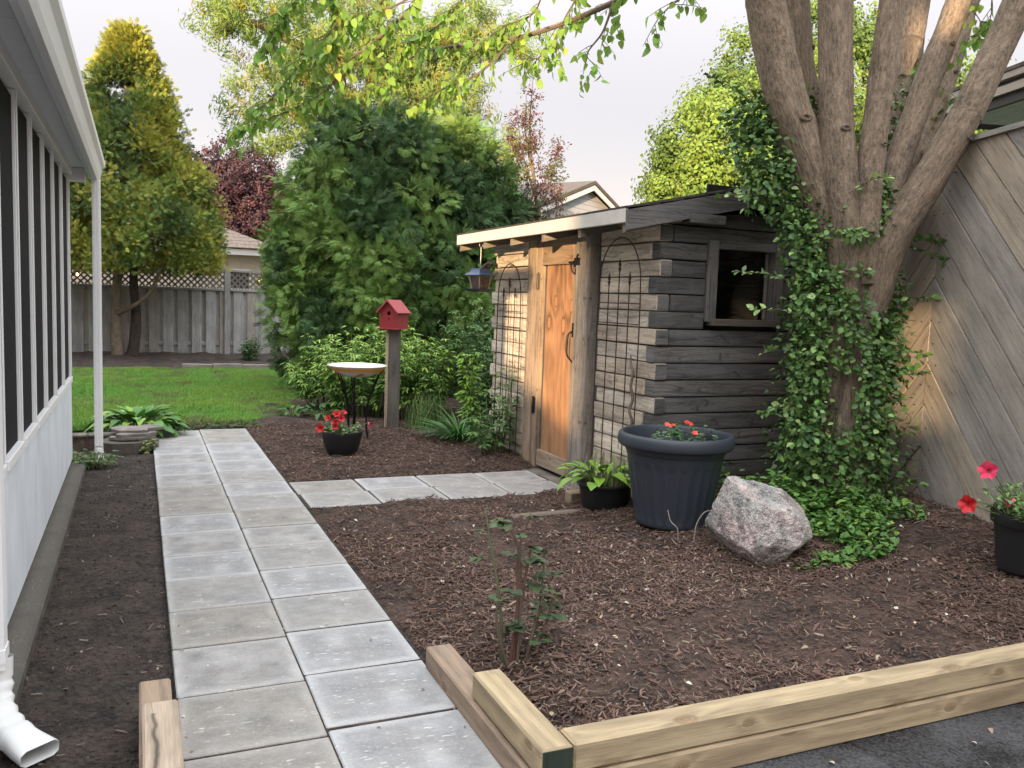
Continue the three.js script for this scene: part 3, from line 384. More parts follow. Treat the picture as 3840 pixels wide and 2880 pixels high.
solo('vine_stem', tube([[3.28, 0.56, -5.33], [3.287, 0.66, -5.315], [3.272, 0.74, -5.33], [3.287, 0.82, -5.318], [3.272, 0.92, -5.328], [3.285, 1.02, -5.325], [3.275, 1.07, -5.345], [3.28, 1.14, -5.36]], [0.009, 0.012, 0.011, 0.012, 0.011, 0.012, 0.010, 0.006], 7, { n: 40 }), WD(0.20, 0.16, 0.13), 'dry twisted vine stem wound round the right trellis', 'vine');

// ---------- chevron fence on the right ----------
{
  const F = thing('chevron_fence', 'tall grey wooden fence of diagonal boards meeting in chevrons', 'fence');
  const o = V(4.929, 0, -4.196), ea = V(0.286, 0, -0.958), eb = V(0, 1, 0), en = V(-0.958, 0, -0.286);
  const ms = [WD(0.49, 0.46, 0.41), WD(0.42, 0.41, 0.385), WD(0.55, 0.485, 0.40), WD(0.46, 0.43, 0.385), WD(0.52, 0.455, 0.375), WD(0.42, 0.40, 0.37)], st = 0.287, nails = [];
  const top = 2.60;
  const run = (a0, a1, sgn, seam) => { for (let k = -12; k < 14; k++) { const c0 = 0.04 + k * st, g = 0.0085;   // board between y = c0 - |a-seam| and + st
    let p = [[a0, -0.1], [a1, -0.1], [a1, top], [a0, top]]; p = clip(p, sgn, 1, c0 + st - g + sgn * seam); p = clip(p, -sgn, -1, -(c0 + g) - sgn * seam);
    if (p.length < 3) continue; const ar = Math.abs(p.reduce((s, q, i) => { const r = p[(i + 1) % p.length]; return s + q[0] * r[1] - r[0] * q[1]; }, 0)); if (ar < 0.01) continue;
    mesh('plank', prism(p, V(o.x, 0, o.z).addScaledVector(en, rr(-0.004, 0.003)), ea, eb, en, 0.02, [0.7071, -sgn * 0.7071]), pick(ms), F);
    for (const da of [0.05, 0.10]) { const a = seam + sgn * da, y = c0 + st * (da > 0.07 ? 0.3 : 0.62) - da; if (a > a0 && a < a1 && y > 0.2 && y < top - 0.05) nails.push([a, y]); } } };
  run(0.001, 1.25, 1, 0); run(-1.25, -0.001, -1, 0); run(-2.497, -1.253, 1, -2.5); run(-3.7, -2.503, -1, -2.5); run(1.253, 2.4, -1, 2.5);
  mesh('nail_heads', merge(nails.map(([a, y]) => new THREE.CylinderGeometry(0.004, 0.004, 0.004, 7).rotateZ(Math.PI / 2).rotateY(-0.29).translate(o.x + ea.x * a + en.x * 0.022, y, o.z + ea.z * a + en.z * 0.022))), std({ color: C(0.02, 0.02, 0.02), roughness: 0.6, metalness: 0.5 }), F).userData.kind = 'stuff';
  const bx = (a0, a1, y0, y1, t0, t1, m, nm) => mesh(nm, prism([[a0, y0], [a1, y0], [a1, y1], [a0, y1]], V(o.x, 0, o.z).addScaledVector(en, t0), ea, eb, en, t1 - t0), m, F);
  bx(-3.8, 2.5, 2.603, 2.635, -0.05, 0.05, ms[1], 'cap_rail'); bx(-3.75, 2.45, 0.0, 2.595, -0.030, -0.012, WD(0.02, 0.018, 0.016), 'gap_shade_sheet'); bx(-3.8, 2.5, 2.47, 2.60, -0.08, -0.032, ms[3], 'back_rail'); bx(-3.8, 2.5, 0.4, 0.5, -0.08, -0.032, ms[3], 'back_rail');  // near-black sheet added behind the planks so their gaps look shaded
  for (const a of [-3.7, -1.25, 1.25, 2.45]) bx(a - 0.05, a + 0.05, -0.1, 2.6, -0.18, -0.082, ms[3], 'post');
}
// neighbour's carport roof corner above the fence
{
  const N = thing('carport_roof', 'corner of a neighbouring roof with gutter and slatted grey soffit above the fence', 'roof');
  const K = V(7.05, 3.34, -6.03), e1 = V(-0.286, 0, 0.958), e2 = V(0.958, 0, 0.286), up = V(0, 1, 0), so = std({ color: C(0.80, 0.83, 0.87), roughness: 0.6 }), gu = std({ color: C(0.05, 0.045, 0.045), roughness: 0.5 }), tr = std({ color: C(0.42, 0.36, 0.31), roughness: 0.6 });
  for (let i = 0; i < 22; i++) mesh('soffit_slat', prism([[0.02, i * 0.15], [5, i * 0.15], [5, i * 0.15 + 0.138], [0.02, i * 0.15 + 0.138]], K, e1, e2, up, 0.02), so, N);
  const strip = (h0, h1, d0, d1, m, nm) => { mesh(nm, prism([[0, h0], [5, h0], [5, h1], [0, h1]], V(K.x, K.y, K.z).addScaledVector(e2, d1), e1, up, e2, d0 - d1), m, N); mesh(nm, prism([[0, h0], [3.4, h0], [3.4, h1], [0, h1]], V(K.x, K.y, K.z).addScaledVector(e1, d0), e2, up, e1, -0.03), m, N); };
  strip(-0.03, 0.05, -0.05, -0.005, gu, 'fascia'); strip(0.052, 0.12, -0.09, -0.01, tr, 'gutter'); strip(0.122, 0.16, -0.06, -0.01, gu, 'drip_edge'); strip(0.162, 0.215, -0.11, -0.01, tr, 'gutter_lip');
  mesh('roof_slope', prism([[-0.12, 0.22], [3.4, 0.95], [3.4, 0.98], [-0.12, 0.25]], V(K.x, K.y, K.z).addScaledVector(e1, -0.05), e2, up, e1, 5), std({ color: C(0.22, 0.18, 0.15), map: wr(TX.shingle, [1, 1]), roughness: 0.9 }), N);
}
// ---------- birdhouse on its post ----------
{
  const B = thing('birdhouse', 'red wooden birdhouse on a grey square post', 'birdhouse', [2.64, -0.05, -9.42], -0.80);
  const red = std({ color: C(0.30, 0.026, 0.030), map: wr(TX.cloud, [0.15, 0.15]), roughness: 0.55 }), red2 = std({ color: C(0.36, 0.05, 0.06), map: wr(TX.cloud, [0.15, 0.15]), roughness: 0.5 });
  mesh('post', slab(-0.055, 0.075, 0, 1.19, -0.055, 0.055, 'y', 0.006).rotateY(0.66), WD(0.17, 0.16, 0.145), B);
  mesh('batten', slab(-0.088, -0.058, 0, 1.19, 0.0, 0.05, 'y', 0.004).rotateY(0.66), WD(0.52, 0.43, 0.30), B);
  const w = 0.115, e = 0.205, r = 0.30, d = 0.105;
  const front = new THREE.Shape([[-w, 0], [w, 0], [w, e - 0.03], [0, r], [-w, e - 0.03]].map(p => new THREE.Vector2(...p))); const hole = new THREE.Path(); hole.absarc(0, 0.165, 0.024, 0, Math.PI * 2, true); front.holes.push(hole);
  const eg = new THREE.ExtrudeGeometry(front, { depth: 0.014, bevelEnabled: false, curveSegments: 20 });
  const Y = 1.205; mesh('front_wall', eg.clone().translate(0, Y, d - 0.002), red, B);
  const back = new THREE.Shape([[-w, 0], [w, 0], [w, e - 0.03], [0, r], [-w, e - 0.03]].map(p => new THREE.Vector2(...p))); mesh('back_wall', new THREE.ExtrudeGeometry(back, { depth: 0.014, bevelEnabled: false }).translate(0, Y, -d - 0.012), red, B);
  for (const s of [-1, 1]) mesh('side_wall', slab(s > 0 ? w - 0.014 : -w, s > 0 ? w : -w + 0.014, Y, Y + e - 0.035, -d + 0.003, d - 0.003, 'y', 0.002), red, B);
  mesh('floor', slab(-w - 0.012, w + 0.012, Y - 0.016, Y - 0.001, -d - 0.02, d + 0.035, 'x', 0.003), red, B);
  for (const s of [-1, 1]) { const g = board(0.205, 0.016, 0.30, 0.003).translate(0.1025, 0, 0).rotateZ(-0.80).scale(s, 1, 1); if (s < 0) { const ix = g.index.array; for (let i = 0; i < ix.length; i += 3) { const t = ix[i]; ix[i] = ix[i + 1]; ix[i + 1] = t; } g.computeVertexNormals(); } mesh('roof_panel', g.translate(s * -0.004, Y + r + 0.012, 0.012), red2, B); }
  mesh('perch_screw', new THREE.CylinderGeometry(0.009, 0.009, 0.012, 10).rotateX(Math.PI / 2).translate(0.0, Y + 0.105, d + 0.016), std({ color: C(0.1, 0.015, 0.015) }), B);
}
// ---------- bird bath ----------
{
  const B = thing('bird_bath', 'glass bird bath bowl with orange edge on a curved black iron stand', 'bird bath', [2.04, -0.01, -8.62]);
  const R = 0.30, y = 0.80, iron = std({ color: C(0.012, 0.013, 0.014), roughness: 0.45, metalness: 0.6 });
  mesh('bowl', lathe([[0.0, y - 0.115], [0.10, y - 0.112], [0.19, y - 0.085], [0.265, y - 0.03], [R, y], [R + 0.004, y + 0.005], [R, y + 0.010], [0.26, y - 0.016], [0.185, y - 0.070], [0.10, y - 0.096], [0, y - 0.1]], 64), std({ color: C(0.82, 0.84, 0.74), roughness: 0.18, map: wr(TX.cloud, [0.3, 0.3]) }), B);
  const og = [], lo = []; for (let i = 0; i < 14; i++) { const a = i / 14 * 6.283 + rr(-0.1, 0.1), L = leafGeo(rr(0.07, 0.11), 0.05, 4); const t = rr(0.2, 0.75), rad = 0.19 + t * 0.085, yy = y - 0.086 + t * 0.062; L.applyMatrix4(xform(V(Math.cos(a) * rad, yy - 0.004, Math.sin(a) * rad), V(-Math.sin(a), rr(-0.5, 0.5), Math.cos(a)), V(Math.cos(a) * 0.55, -0.8, Math.sin(a) * 0.55))); (i % 3 ? og : lo).push(L); }
  mesh('leaf_print', merge(lo), dbl({ color: C(0.42, 0.16, 0.05), roughness: 0.3 }), B.children[0]);
  mesh('painted_band', lathe([[0.250, y - 0.046], [0.270, y - 0.030], [0.293, y - 0.009]], 64), dbl({ color: C(0.86, 0.47, 0.15), roughness: 0.25, map: wr(TX.cloud, [0.2, 0.2]) }), B.children[0]).geometry.translate(0, -0.002, 0);
  mesh('water', lathe([[0, y - 0.035], [0.225, y - 0.035]], 48), new THREE.MeshPhysicalMaterial({ color: C(0.10, 0.115, 0.05), roughness: 0.05 }), B.children[0]);
  for (let k = 0; k < 3; k++) { const a = k / 3 * 6.283 + 0.55, P = (r, yy, da = 0) => [Math.cos(a + da) * r, yy, Math.sin(a + da) * r]; for (const da of [-0.07, 0.07]) mesh('leg', tube([P(0.235, y - 0.075, da), P(0.19, 0.62, da), P(0.13, 0.46, da), P(0.105, 0.26, da), P(0.12, 0.10, da), P(0.16, -0.02, da)], 0.0075, 7, { n: 24 }), iron, B); mesh('foot', tube([P(0.16, 0.0), P(0.22, 0.03), P(0.26, -0.01)], 0.006, 6), iron, B); }
  mesh('ring', new THREE.TorusGeometry(0.115, 0.005, 6, 40).rotateX(Math.PI / 2).translate(0, 0.40, 0), iron, B);
}
// ---------- hanging feeder and lamp on the shed ----------
{
  const F = thing('bird_feeder', 'dark blue lantern shaped seed feeder hanging from the shed eave', 'bird feeder', [3.06, 1.585, -7.86], 0.35);
  const nv = std({ color: C(0.075, 0.10, 0.20), roughness: 0.45 }), nd = std({ color: C(0.018, 0.022, 0.055), roughness: 0.5 });
  const sq = (pr, t = 4) => new THREE.LatheGeometry(pr.map(p => new THREE.Vector2(p[0] * 1.414, p[1])), 4).rotateY(Math.PI / 4);
  const flat = g => { const n = g.toNonIndexed(); n.computeVertexNormals(); return n; };
  mesh('roof', flat(sq([[0.0, 0.222], [0.062, 0.222], [0.066, 0.205], [0.078, 0.182], [0.105, 0.165], [0.112, 0.157], [0.10, 0.157], [0.0, 0.16]])), nv, F);
  mesh('tray', flat(sq([[0.0, 0.0], [0.075, 0.0], [0.105, 0.012], [0.11, 0.026], [0.10, 0.026], [0.0, 0.018]])), nd, F);
  const box = sq([[0.056, 0.03], [0.076, 0.155]]); mesh('seed', flat(sq([[0, 0.022], [0.051, 0.022], [0.070, 0.140], [0, 0.145]])), std({ color: C(0.27, 0.19, 0.15), map: wr(TX.rock, [1, 1]), roughness: 0.9 }), F);
  mesh('glass', flat(box), new THREE.MeshPhysicalMaterial({ color: C(0.95, 0.95, 0.95), roughness: 0.08, transmission: 1, thickness: 0, side: THREE.DoubleSide }), F);
  for (const sx of [-1, 1]) for (const sz of [-1, 1]) mesh('corner_strip', tube([[sx * 0.056, 0.025, sz * 0.056], [sx * 0.077, 0.157, sz * 0.077]], 0.006, 6), std({ color: C(0.5, 0.36, 0.24), roughness: 0.5 }), F);
  mesh('hanger', merge([tube([[0, 0.22, 0], [0.004, 0.23, 0], [0, 0.245, 0], [0, 0.43, 0]], 0.004, 6), new THREE.TorusGeometry(0.022, 0.004, 6, 24).translate(0, 0.45, 0)]), std({ color: C(0.5, 0.5, 0.48), roughness: 0.4, metalness: 0.7 }), F);
  mesh('screw_hook', new THREE.TorusGeometry(0.024, 0.005, 6, 24, 5).rotateY(1.2).translate(0, 0.485, 0), nd, F);
  const L = thing('security_lamp', 'small black lamp fixed to the far corner of the shed', 'lamp', [3.30, 1.84, -8.22], 0); const bk = std({ color: C(0.012, 0.012, 0.013), roughness: 0.4 });
  mesh('housing', lathe([[0, 0.05], [0.022, 0.048], [0.035, 0.02], [0.048, -0.04], [0.05, -0.055], [0.044, -0.05], [0, -0.03]], 24).rotateZ(-0.7).rotateY(0.5).translate(-0.03, 0, 0), bk, L); mesh('bracket', merge([tube([[0.0, 0.03, 0], [0.03, 0.04, 0.01], [0.07, 0.02, 0.02]], 0.012, 8), new THREE.CylinderGeometry(0.03, 0.03, 0.015, 16).rotateZ(Math.PI / 2).translate(0.075, 0.015, 0.02)]), bk, L);
}
// ---------- planters ----------
const M_pot = std({ color: C(0.034, 0.042, 0.056), roughness: 0.5 }), M_blk = std({ color: C(0.013, 0.014, 0.016), roughness: 0.5 }), M_psoil = std({ color: C(0.035, 0.027, 0.022), map: soilT, bumpMap: soilB, bumpScale: 0.02, roughness: 1 });
{
  const P = thing('planter', 'large round dark slate planter with a rolled rim and fluted sides', 'planter', [3.19, gh(3.19, -4.6) - 0.015, -4.61]);
  const pr = [[0.0, 0.0], [0.225, 0.0], [0.238, 0.02], [0.262, 0.16], [0.29, 0.32], [0.312, 0.455], [0.322, 0.475], [0.328, 0.52]];
  const g = new THREE.LatheGeometry(new THREE.SplineCurve(pr.slice(1).map(p => new THREE.Vector2(...p))).getPoints(40), 288), p = g.attributes.position;
  for (let i = 0; i < p.count; i++) { const x = p.getX(i), y = p.getY(i), z = p.getZ(i), a = Math.atan2(z, x), r = Math.hypot(x, z), ph = (a / (2 * Math.PI) * 24 + 100) % 1, cv = Math.abs(ph - 0.5) * 2, top = 0.415 - 0.018 * Math.sqrt(Math.max(0, 1 - Math.pow(cv / 0.72, 2))); let q = 0; if (cv < 0.72 && y > 0.03 && y < top) q = 0.008 * Math.sqrt(1 - Math.pow(cv / 0.72, 2)) * sstep(top, top - 0.012, y) * sstep(0.03, 0.06, y); p.setX(i, x * (r - q) / r); p.setZ(i, z * (r - q) / r); }
  g.computeVertexNormals(); mesh('body', g, M_pot, P);
  mesh('base', lathe([[0, 0.001], [0.227, 0.001]], 48), M_pot, P).geometry.scale(1, -1, 1);
  mesh('rim', lathe(new THREE.SplineCurve([[0.326, 0.50], [0.362, 0.507], [0.374, 0.53], [0.373, 0.565], [0.362, 0.588], [0.345, 0.592], [0.334, 0.58], [0.322, 0.53], [0.312, 0.46], [0.30, 0.42]].map(q => new THREE.Vector2(...q))).getPoints(40).map(v => [v.x, v.y]), 96), M_pot, P);
  mesh('potting_soil', lathe([[0, 0.475], [0.15, 0.47], [0.315, 0.46]], 40), M_psoil, P);
}
function simplePot(name, label, pos, pr, grp) { const P = thing(name, label, 'plant pot', pos, 0, grp); mesh('pot', lathe(pr, 64), M_blk, P); return P; }
simplePot('plant_pot', 'black bowl shaped pot of petunias in front of the bird bath', [1.745, gh(1.75, -7.93) - 0.01, -7.93], [[0, 0], [0.115, 0], [0.135, 0.02], [0.165, 0.10], [0.186, 0.19], [0.192, 0.215], [0.195, 0.235], [0.188, 0.237], [0.182, 0.215], [0.16, 0.18], [0, 0.175]]);
simplePot('plant_pot', 'low black pot holding a hosta between planter and shed door', [3.07, gh(3.07, -5.28) - 0.01, -5.28], [[0, 0], [0.15, 0], [0.165, 0.02], [0.185, 0.15], [0.19, 0.17], [0.20, 0.175], [0.203, 0.195], [0.195, 0.2], [0.185, 0.185], [0.17, 0.165], [0, 0.17]]);
simplePot('plant_pot', 'black nursery pot of petunias at the right edge of the bed', [4.10, gh(4.1, -2.82) - 0.01, -2.80], [[0, 0], [0.14, 0], [0.15, 0.02], [0.175, 0.24], [0.19, 0.245], [0.195, 0.30], [0.187, 0.305], [0.178, 0.26], [0.16, 0.25], [0, 0.255]]);

// ---------- boulder ----------
{
  const ctr = V(3.275, 0.262, -3.79), er = V(0.917, 0, 0.40), ef = V(-0.40, 0, 0.917), pl = [[0.20, 0.95, 0.25, 0.195], [0.62, 0.74, 0.22, 0.215], [0.97, 0.12, 0.2, 0.262], [0.56, -0.74, 0.36, 0.205], [0.16, 0.30, 0.94, 0.205], [-0.90, 0.22, 0.36, 0.205], [-0.76, -0.60, 0.22, 0.235], [0, -1, 0, 0.26], [0, 0.2, -1, 0.25], [0.1, -0.45, 0.9, 0.23], [0.6, 0.2, 0.75, 0.235]].map(q => ({ n: V(0, q[1], 0).addScaledVector(er, q[0]).addScaledVector(ef, q[2]).normalize(), d: q[3] }));
  let g = new THREE.IcosahedronGeometry(1, 40); const p = g.attributes.position, uv = g.attributes.uv;
  for (let i = 0; i < p.count; i++) { const d = V(p.getX(i), p.getY(i), p.getZ(i)).normalize(); let s = 0; for (const q of pl) { const c = d.dot(q.n); if (c > 0.02) s += Math.pow(c / q.d, 30); } let r = Math.pow(s, -1 / 30) * 1.03; r *= 1 + 0.13 * (fbm(d.x * 2.5 + 5, d.y * 2.5, d.z * 2.5, 4) - 0.5) + 0.075 * (fbm(d.x * 11, d.y * 7 + 3, d.z * 11, 4) - 0.5);
    const hd = d.distanceTo(V(0.18, 0.62, 0.66).normalize()); if (hd < 0.10) r -= 0.05 * sstep(0.10, 0.075, hd); r *= 0.87; p.setXYZ(i, d.x * r, d.y * r, d.z * r); }
  for (let i = 0; i < p.count; i += 3) { const a = V(p.getX(i), p.getY(i), p.getZ(i)), b = V(p.getX(i + 1), p.getY(i + 1), p.getZ(i + 1)), c = V(p.getX(i + 2), p.getY(i + 2), p.getZ(i + 2)), n = b.clone().sub(a).cross(c.clone().sub(a)), m = Math.max(Math.abs(n.x), Math.abs(n.y), Math.abs(n.z)); [a, b, c].forEach((q, k) => m === Math.abs(n.y) ? uv.setXY(i + k, q.x, q.z) : m === Math.abs(n.x) ? uv.setXY(i + k, q.z + 0.3, q.y) : uv.setXY(i + k, q.x + 0.6, q.y + 0.2)); }
  g.computeVertexNormals(); { const q = g.clone(); q.deleteAttribute('normal'); g = q; g.computeVertexNormals(); }
  const pos = g.attributes.position, key = {}, nn = []; g.computeVertexNormals(); const nr = g.attributes.normal; for (let i = 0; i < pos.count; i++) { const k = [pos.getX(i), pos.getY(i), pos.getZ(i)].map(v => Math.round(v * 2e4)).join(); (key[k] ??= V(0, 0, 0)).add(V(nr.getX(i), nr.getY(i), nr.getZ(i))); nn.push(k); } nn.forEach((k, i) => { const v = key[k].clone().normalize(); nr.setXYZ(i, v.x, v.y, v.z); });
  const B = solo('boulder', g, std({ color: C(0.70, 0.65, 0.625), map: rep(TX.rock, 1.6, 1.6), bumpMap: rep(TX.rockB, 2.2, 2.2), bumpScale: 0.02, roughness: 0.85 }), 'angular grey and pink granite boulder with a drill hole beside the planter', 'boulder'); B.position.copy(ctr);
}
// ---------- flat stones by the downspout, border boards, threshold wood ----------
{
  const st = (x, y, z, w, d, t, a, c, label) => { const n = 9, pts = []; for (let i = 0; i < n; i++) { const q = i / n * 6.283, r = 0.5 * rr(0.8, 1.08) / Math.pow(Math.pow(Math.abs(Math.cos(q)), 4) + Math.pow(Math.abs(Math.sin(q)), 4), 0.25); pts.push([Math.cos(q) * w * r, Math.sin(q) * d * r]); } const g = prism(pts, V(0, 0, 0), V(1, 0, 0), V(0, 0, -1), V(0, 1, 0), t); const m = solo('flagstone', g, std({ color: c, map: wr(TX.conc[2], [0.5, 0.5]), bumpMap: wr(TX.rockB, [0.5, 0.5]), bumpScale: 0.006, roughness: 0.9 }), label, 'stone', 'flat stones stacked by the downspout'); m.position.set(x, y, z); m.rotation.y = a; m.rotation.x = rr(-0.06, 0.06); };
  st(-0.10, -0.02, -8.72, 0.50, 0.34, 0.10, 0.05, C(0.34, 0.30, 0.27), 'thick bottom slab of the stone stack by the downspout');
  st(-0.06, 0.085, -8.78, 0.42, 0.32, 0.022, 0.1, C(0.62, 0.55, 0.50), 'wide thin slab low in the stone stack by the path end');
  st(0.0, 0.112, -8.82, 0.34, 0.26, 0.026, 0.3, C(0.55, 0.50, 0.47), 'middle slab of the stone stack by the path end');
  st(-0.13, 0.115, -8.70, 0.16, 0.12, 0.025, 0.2, C(0.60, 0.55, 0.49), 'small slab at the front of the stone stack');
  st(-0.08, 0.142, -8.86, 0.36, 0.24, 0.026, -0.1, C(0.72, 0.62, 0.56), 'pinkish top slab of the stone stack');
  st(0.07, 0.145, -8.93, 0.26, 0.20, 0.024, 0.4, C(0.58, 0.54, 0.52), 'rear top slab of the stone stack under the hosta');
  const bk = thing('brick_edging', 'low brown brick edging between sunroom corner and hosta', 'edging', [0, 0, 0]); for (let i = 0; i < 4; i++) mesh('brick', slab(-0.76 + i * 0.155, -0.612 + i * 0.155, -0.04, 0.085, -8.98, -8.90, 'x', 0.004), std({ color: C(0.28, 0.20, 0.16), map: wr(TX.rock, [0.4, 0.4]), roughness: 0.9 }), bk); for (let i = 0; i < 2; i++) mesh('cap_stone', slab(-0.78 + i * 0.33, -0.455 + i * 0.33, 0.087, 0.112, -9.02, -8.87, 'x', 0.006), std({ color: C(0.5, 0.46, 0.38), map: wr(TX.conc[0], [0.5, 0.5]), roughness: 0.9 }), bk);
  const pts = [[0.75, -17.55], [1.3, -17.42], [1.85, -17.45], [2.4, -17.38], [3.2, -17.33]]; for (let i = 0; i < 4; i++) { const [a, b] = pts[i], [c, d] = pts[i + 1], L = Math.hypot(c - a, d - b); const g = board(L - 0.01, 0.13, 0.09, 0.01).rotateY(Math.atan2(-(d - b), c - a)).translate((a + c) / 2, 0.03 + rr(-0.01, 0.015), (b + d) / 2); solo('border_stone', g, WD(0.36, 0.33, 0.30), ['leftmost of the low border pieces behind the lawn', 'second low border piece behind the lawn from the left', 'third low border piece behind the lawn from the left', 'rightmost low border piece behind the lawn, by the peonies'][i], 'edging', 'low border pieces behind the lawn'); }
  solo('rotten_wood', board(0.62, 0.035, 0.07, 0.012).rotateY(0.05).translate(2.62, gh(2.62, -5.24) + 0.008, -5.24), WD(0.24, 0.19, 0.155), 'flat rotting wood strip half buried in the mulch before the planter', 'wood');
  solo('dry_stem', tube([[3.02, gh(3.02, -4.27), -4.28], [3.00, 0.16, -4.27], [2.965, 0.20, -4.29], [2.945, 0.27, -4.30]], [0.004, 0.0035, 0.003], 5), std({ color: C(0.36, 0.33, 0.30) }), 'thin pale dry stem standing left before the big planter', 'stem', 'dry stems before the planter');
  solo('dry_stem', tube([[3.09, gh(3.09, -4.20), -4.22], [3.10, 0.20, -4.21], [3.15, 0.27, -4.20], [3.21, 0.275, -4.19]], [0.004, 0.0035, 0.003], 5), std({ color: C(0.36, 0.33, 0.30) }), 'thin pale dry stem bending right before the big planter', 'stem', 'dry stems before the planter');
}
// ---------- back fence with lattice ----------
{
  const F = thing('board_fence', 'weathered grey board fence with a lattice top across the back of the garden', 'fence'), z = -20.7, ms = [WD(0.47, 0.49, 0.50), WD(0.41, 0.42, 0.425), WD(0.53, 0.55, 0.56), WD(0.43, 0.41, 0.385)], gs = [0, 1, 2].map(() => board(1.46, 0.205, 0.022, 0.004).rotateZ(Math.PI / 2)), gb = [0, 1].map(() => board(1.46, 0.16, 0.022, 0.004).rotateZ(Math.PI / 2));
  for (let x = -3.0; x < 6.2; x += 0.30) { let m = mesh('board', pick(gs), pick(ms), F); m.position.set(x, 0.80 + rr(-0.01, 0.01), z); m.rotation.z = rr(-0.004, 0.004); m = mesh('board', pick(gb), pick(ms), F); m.position.set(x + 0.15 + rr(-0.012, 0.012), 0.80, z - 0.062); }
  for (const [a, b] of [[-3.1, 1.78], [1.93, 6.3]]) { mesh('rail', slab(a, b, 1.50, 1.555, z - 0.05, z + 0.045, 'x'), ms[1], F); mesh('rail', slab(a, b, 1.94, 1.99, z - 0.05, z + 0.045, 'x'), ms[1], F); mesh('rail', slab(a, b, 0.25, 0.34, z - 0.05, z - 0.014, 'x'), ms[1], F); }
  for (const x of [-2.9, 1.855, 6.3]) mesh('post', slab(x - 0.06, x + 0.06, -0.1, 1.985, z - 0.055, z + 0.06, 'y'), ms[1], F);
  const sl = board(0.53, 0.036, 0.008, 0.001), lm = WD(0.27, 0.25, 0.225); for (let x = -2.9; x < 6.1; x += 0.135) for (const s of [-1, 1]) { const m = mesh('lattice_slat', sl, lm, F); m.position.set(x, 1.748, z + s * 0.006); m.rotation.z = s * Math.PI / 4; }
}
// two lit lamps beyond the fence
for (const [x, y, l] of [[-1.22, 1.76, 'glowing lamp seen through the lattice behind the conifer'], [2.66, 1.80, 'glowing lamp seen through the lattice right of the fence post']]) {
  const L = thing('garden_lamp', l, 'lamp', [x, y, -21.3], 0, 'lit lamps behind the back fence'); mesh('bulb', new THREE.SphereGeometry(0.05, 16, 12), new THREE.MeshStandardMaterial({ color: 0x000000, emissive: C(1, 0.62, 0.28), emissiveIntensity: 3 }), L); mesh('shade', lathe([[0.03, 0.09], [0.10, 0.04], [0.10, 0.03], [0.02, 0.085]], 16), dbl({ color: C(0.05, 0.05, 0.05) }), L); mesh('stake', tube([[0, -1.76, -0.06], [0, 0.1, -0.06]], 0.012, 6), std({ color: C(0.05, 0.05, 0.05) }), L);
  const p = new THREE.PointLight(new THREE.Color().setRGB(1, 0.62, 0.28), 1.2, 0, 2); p.castShadow = true; p.shadow.radius = 2; L.add(p);
}
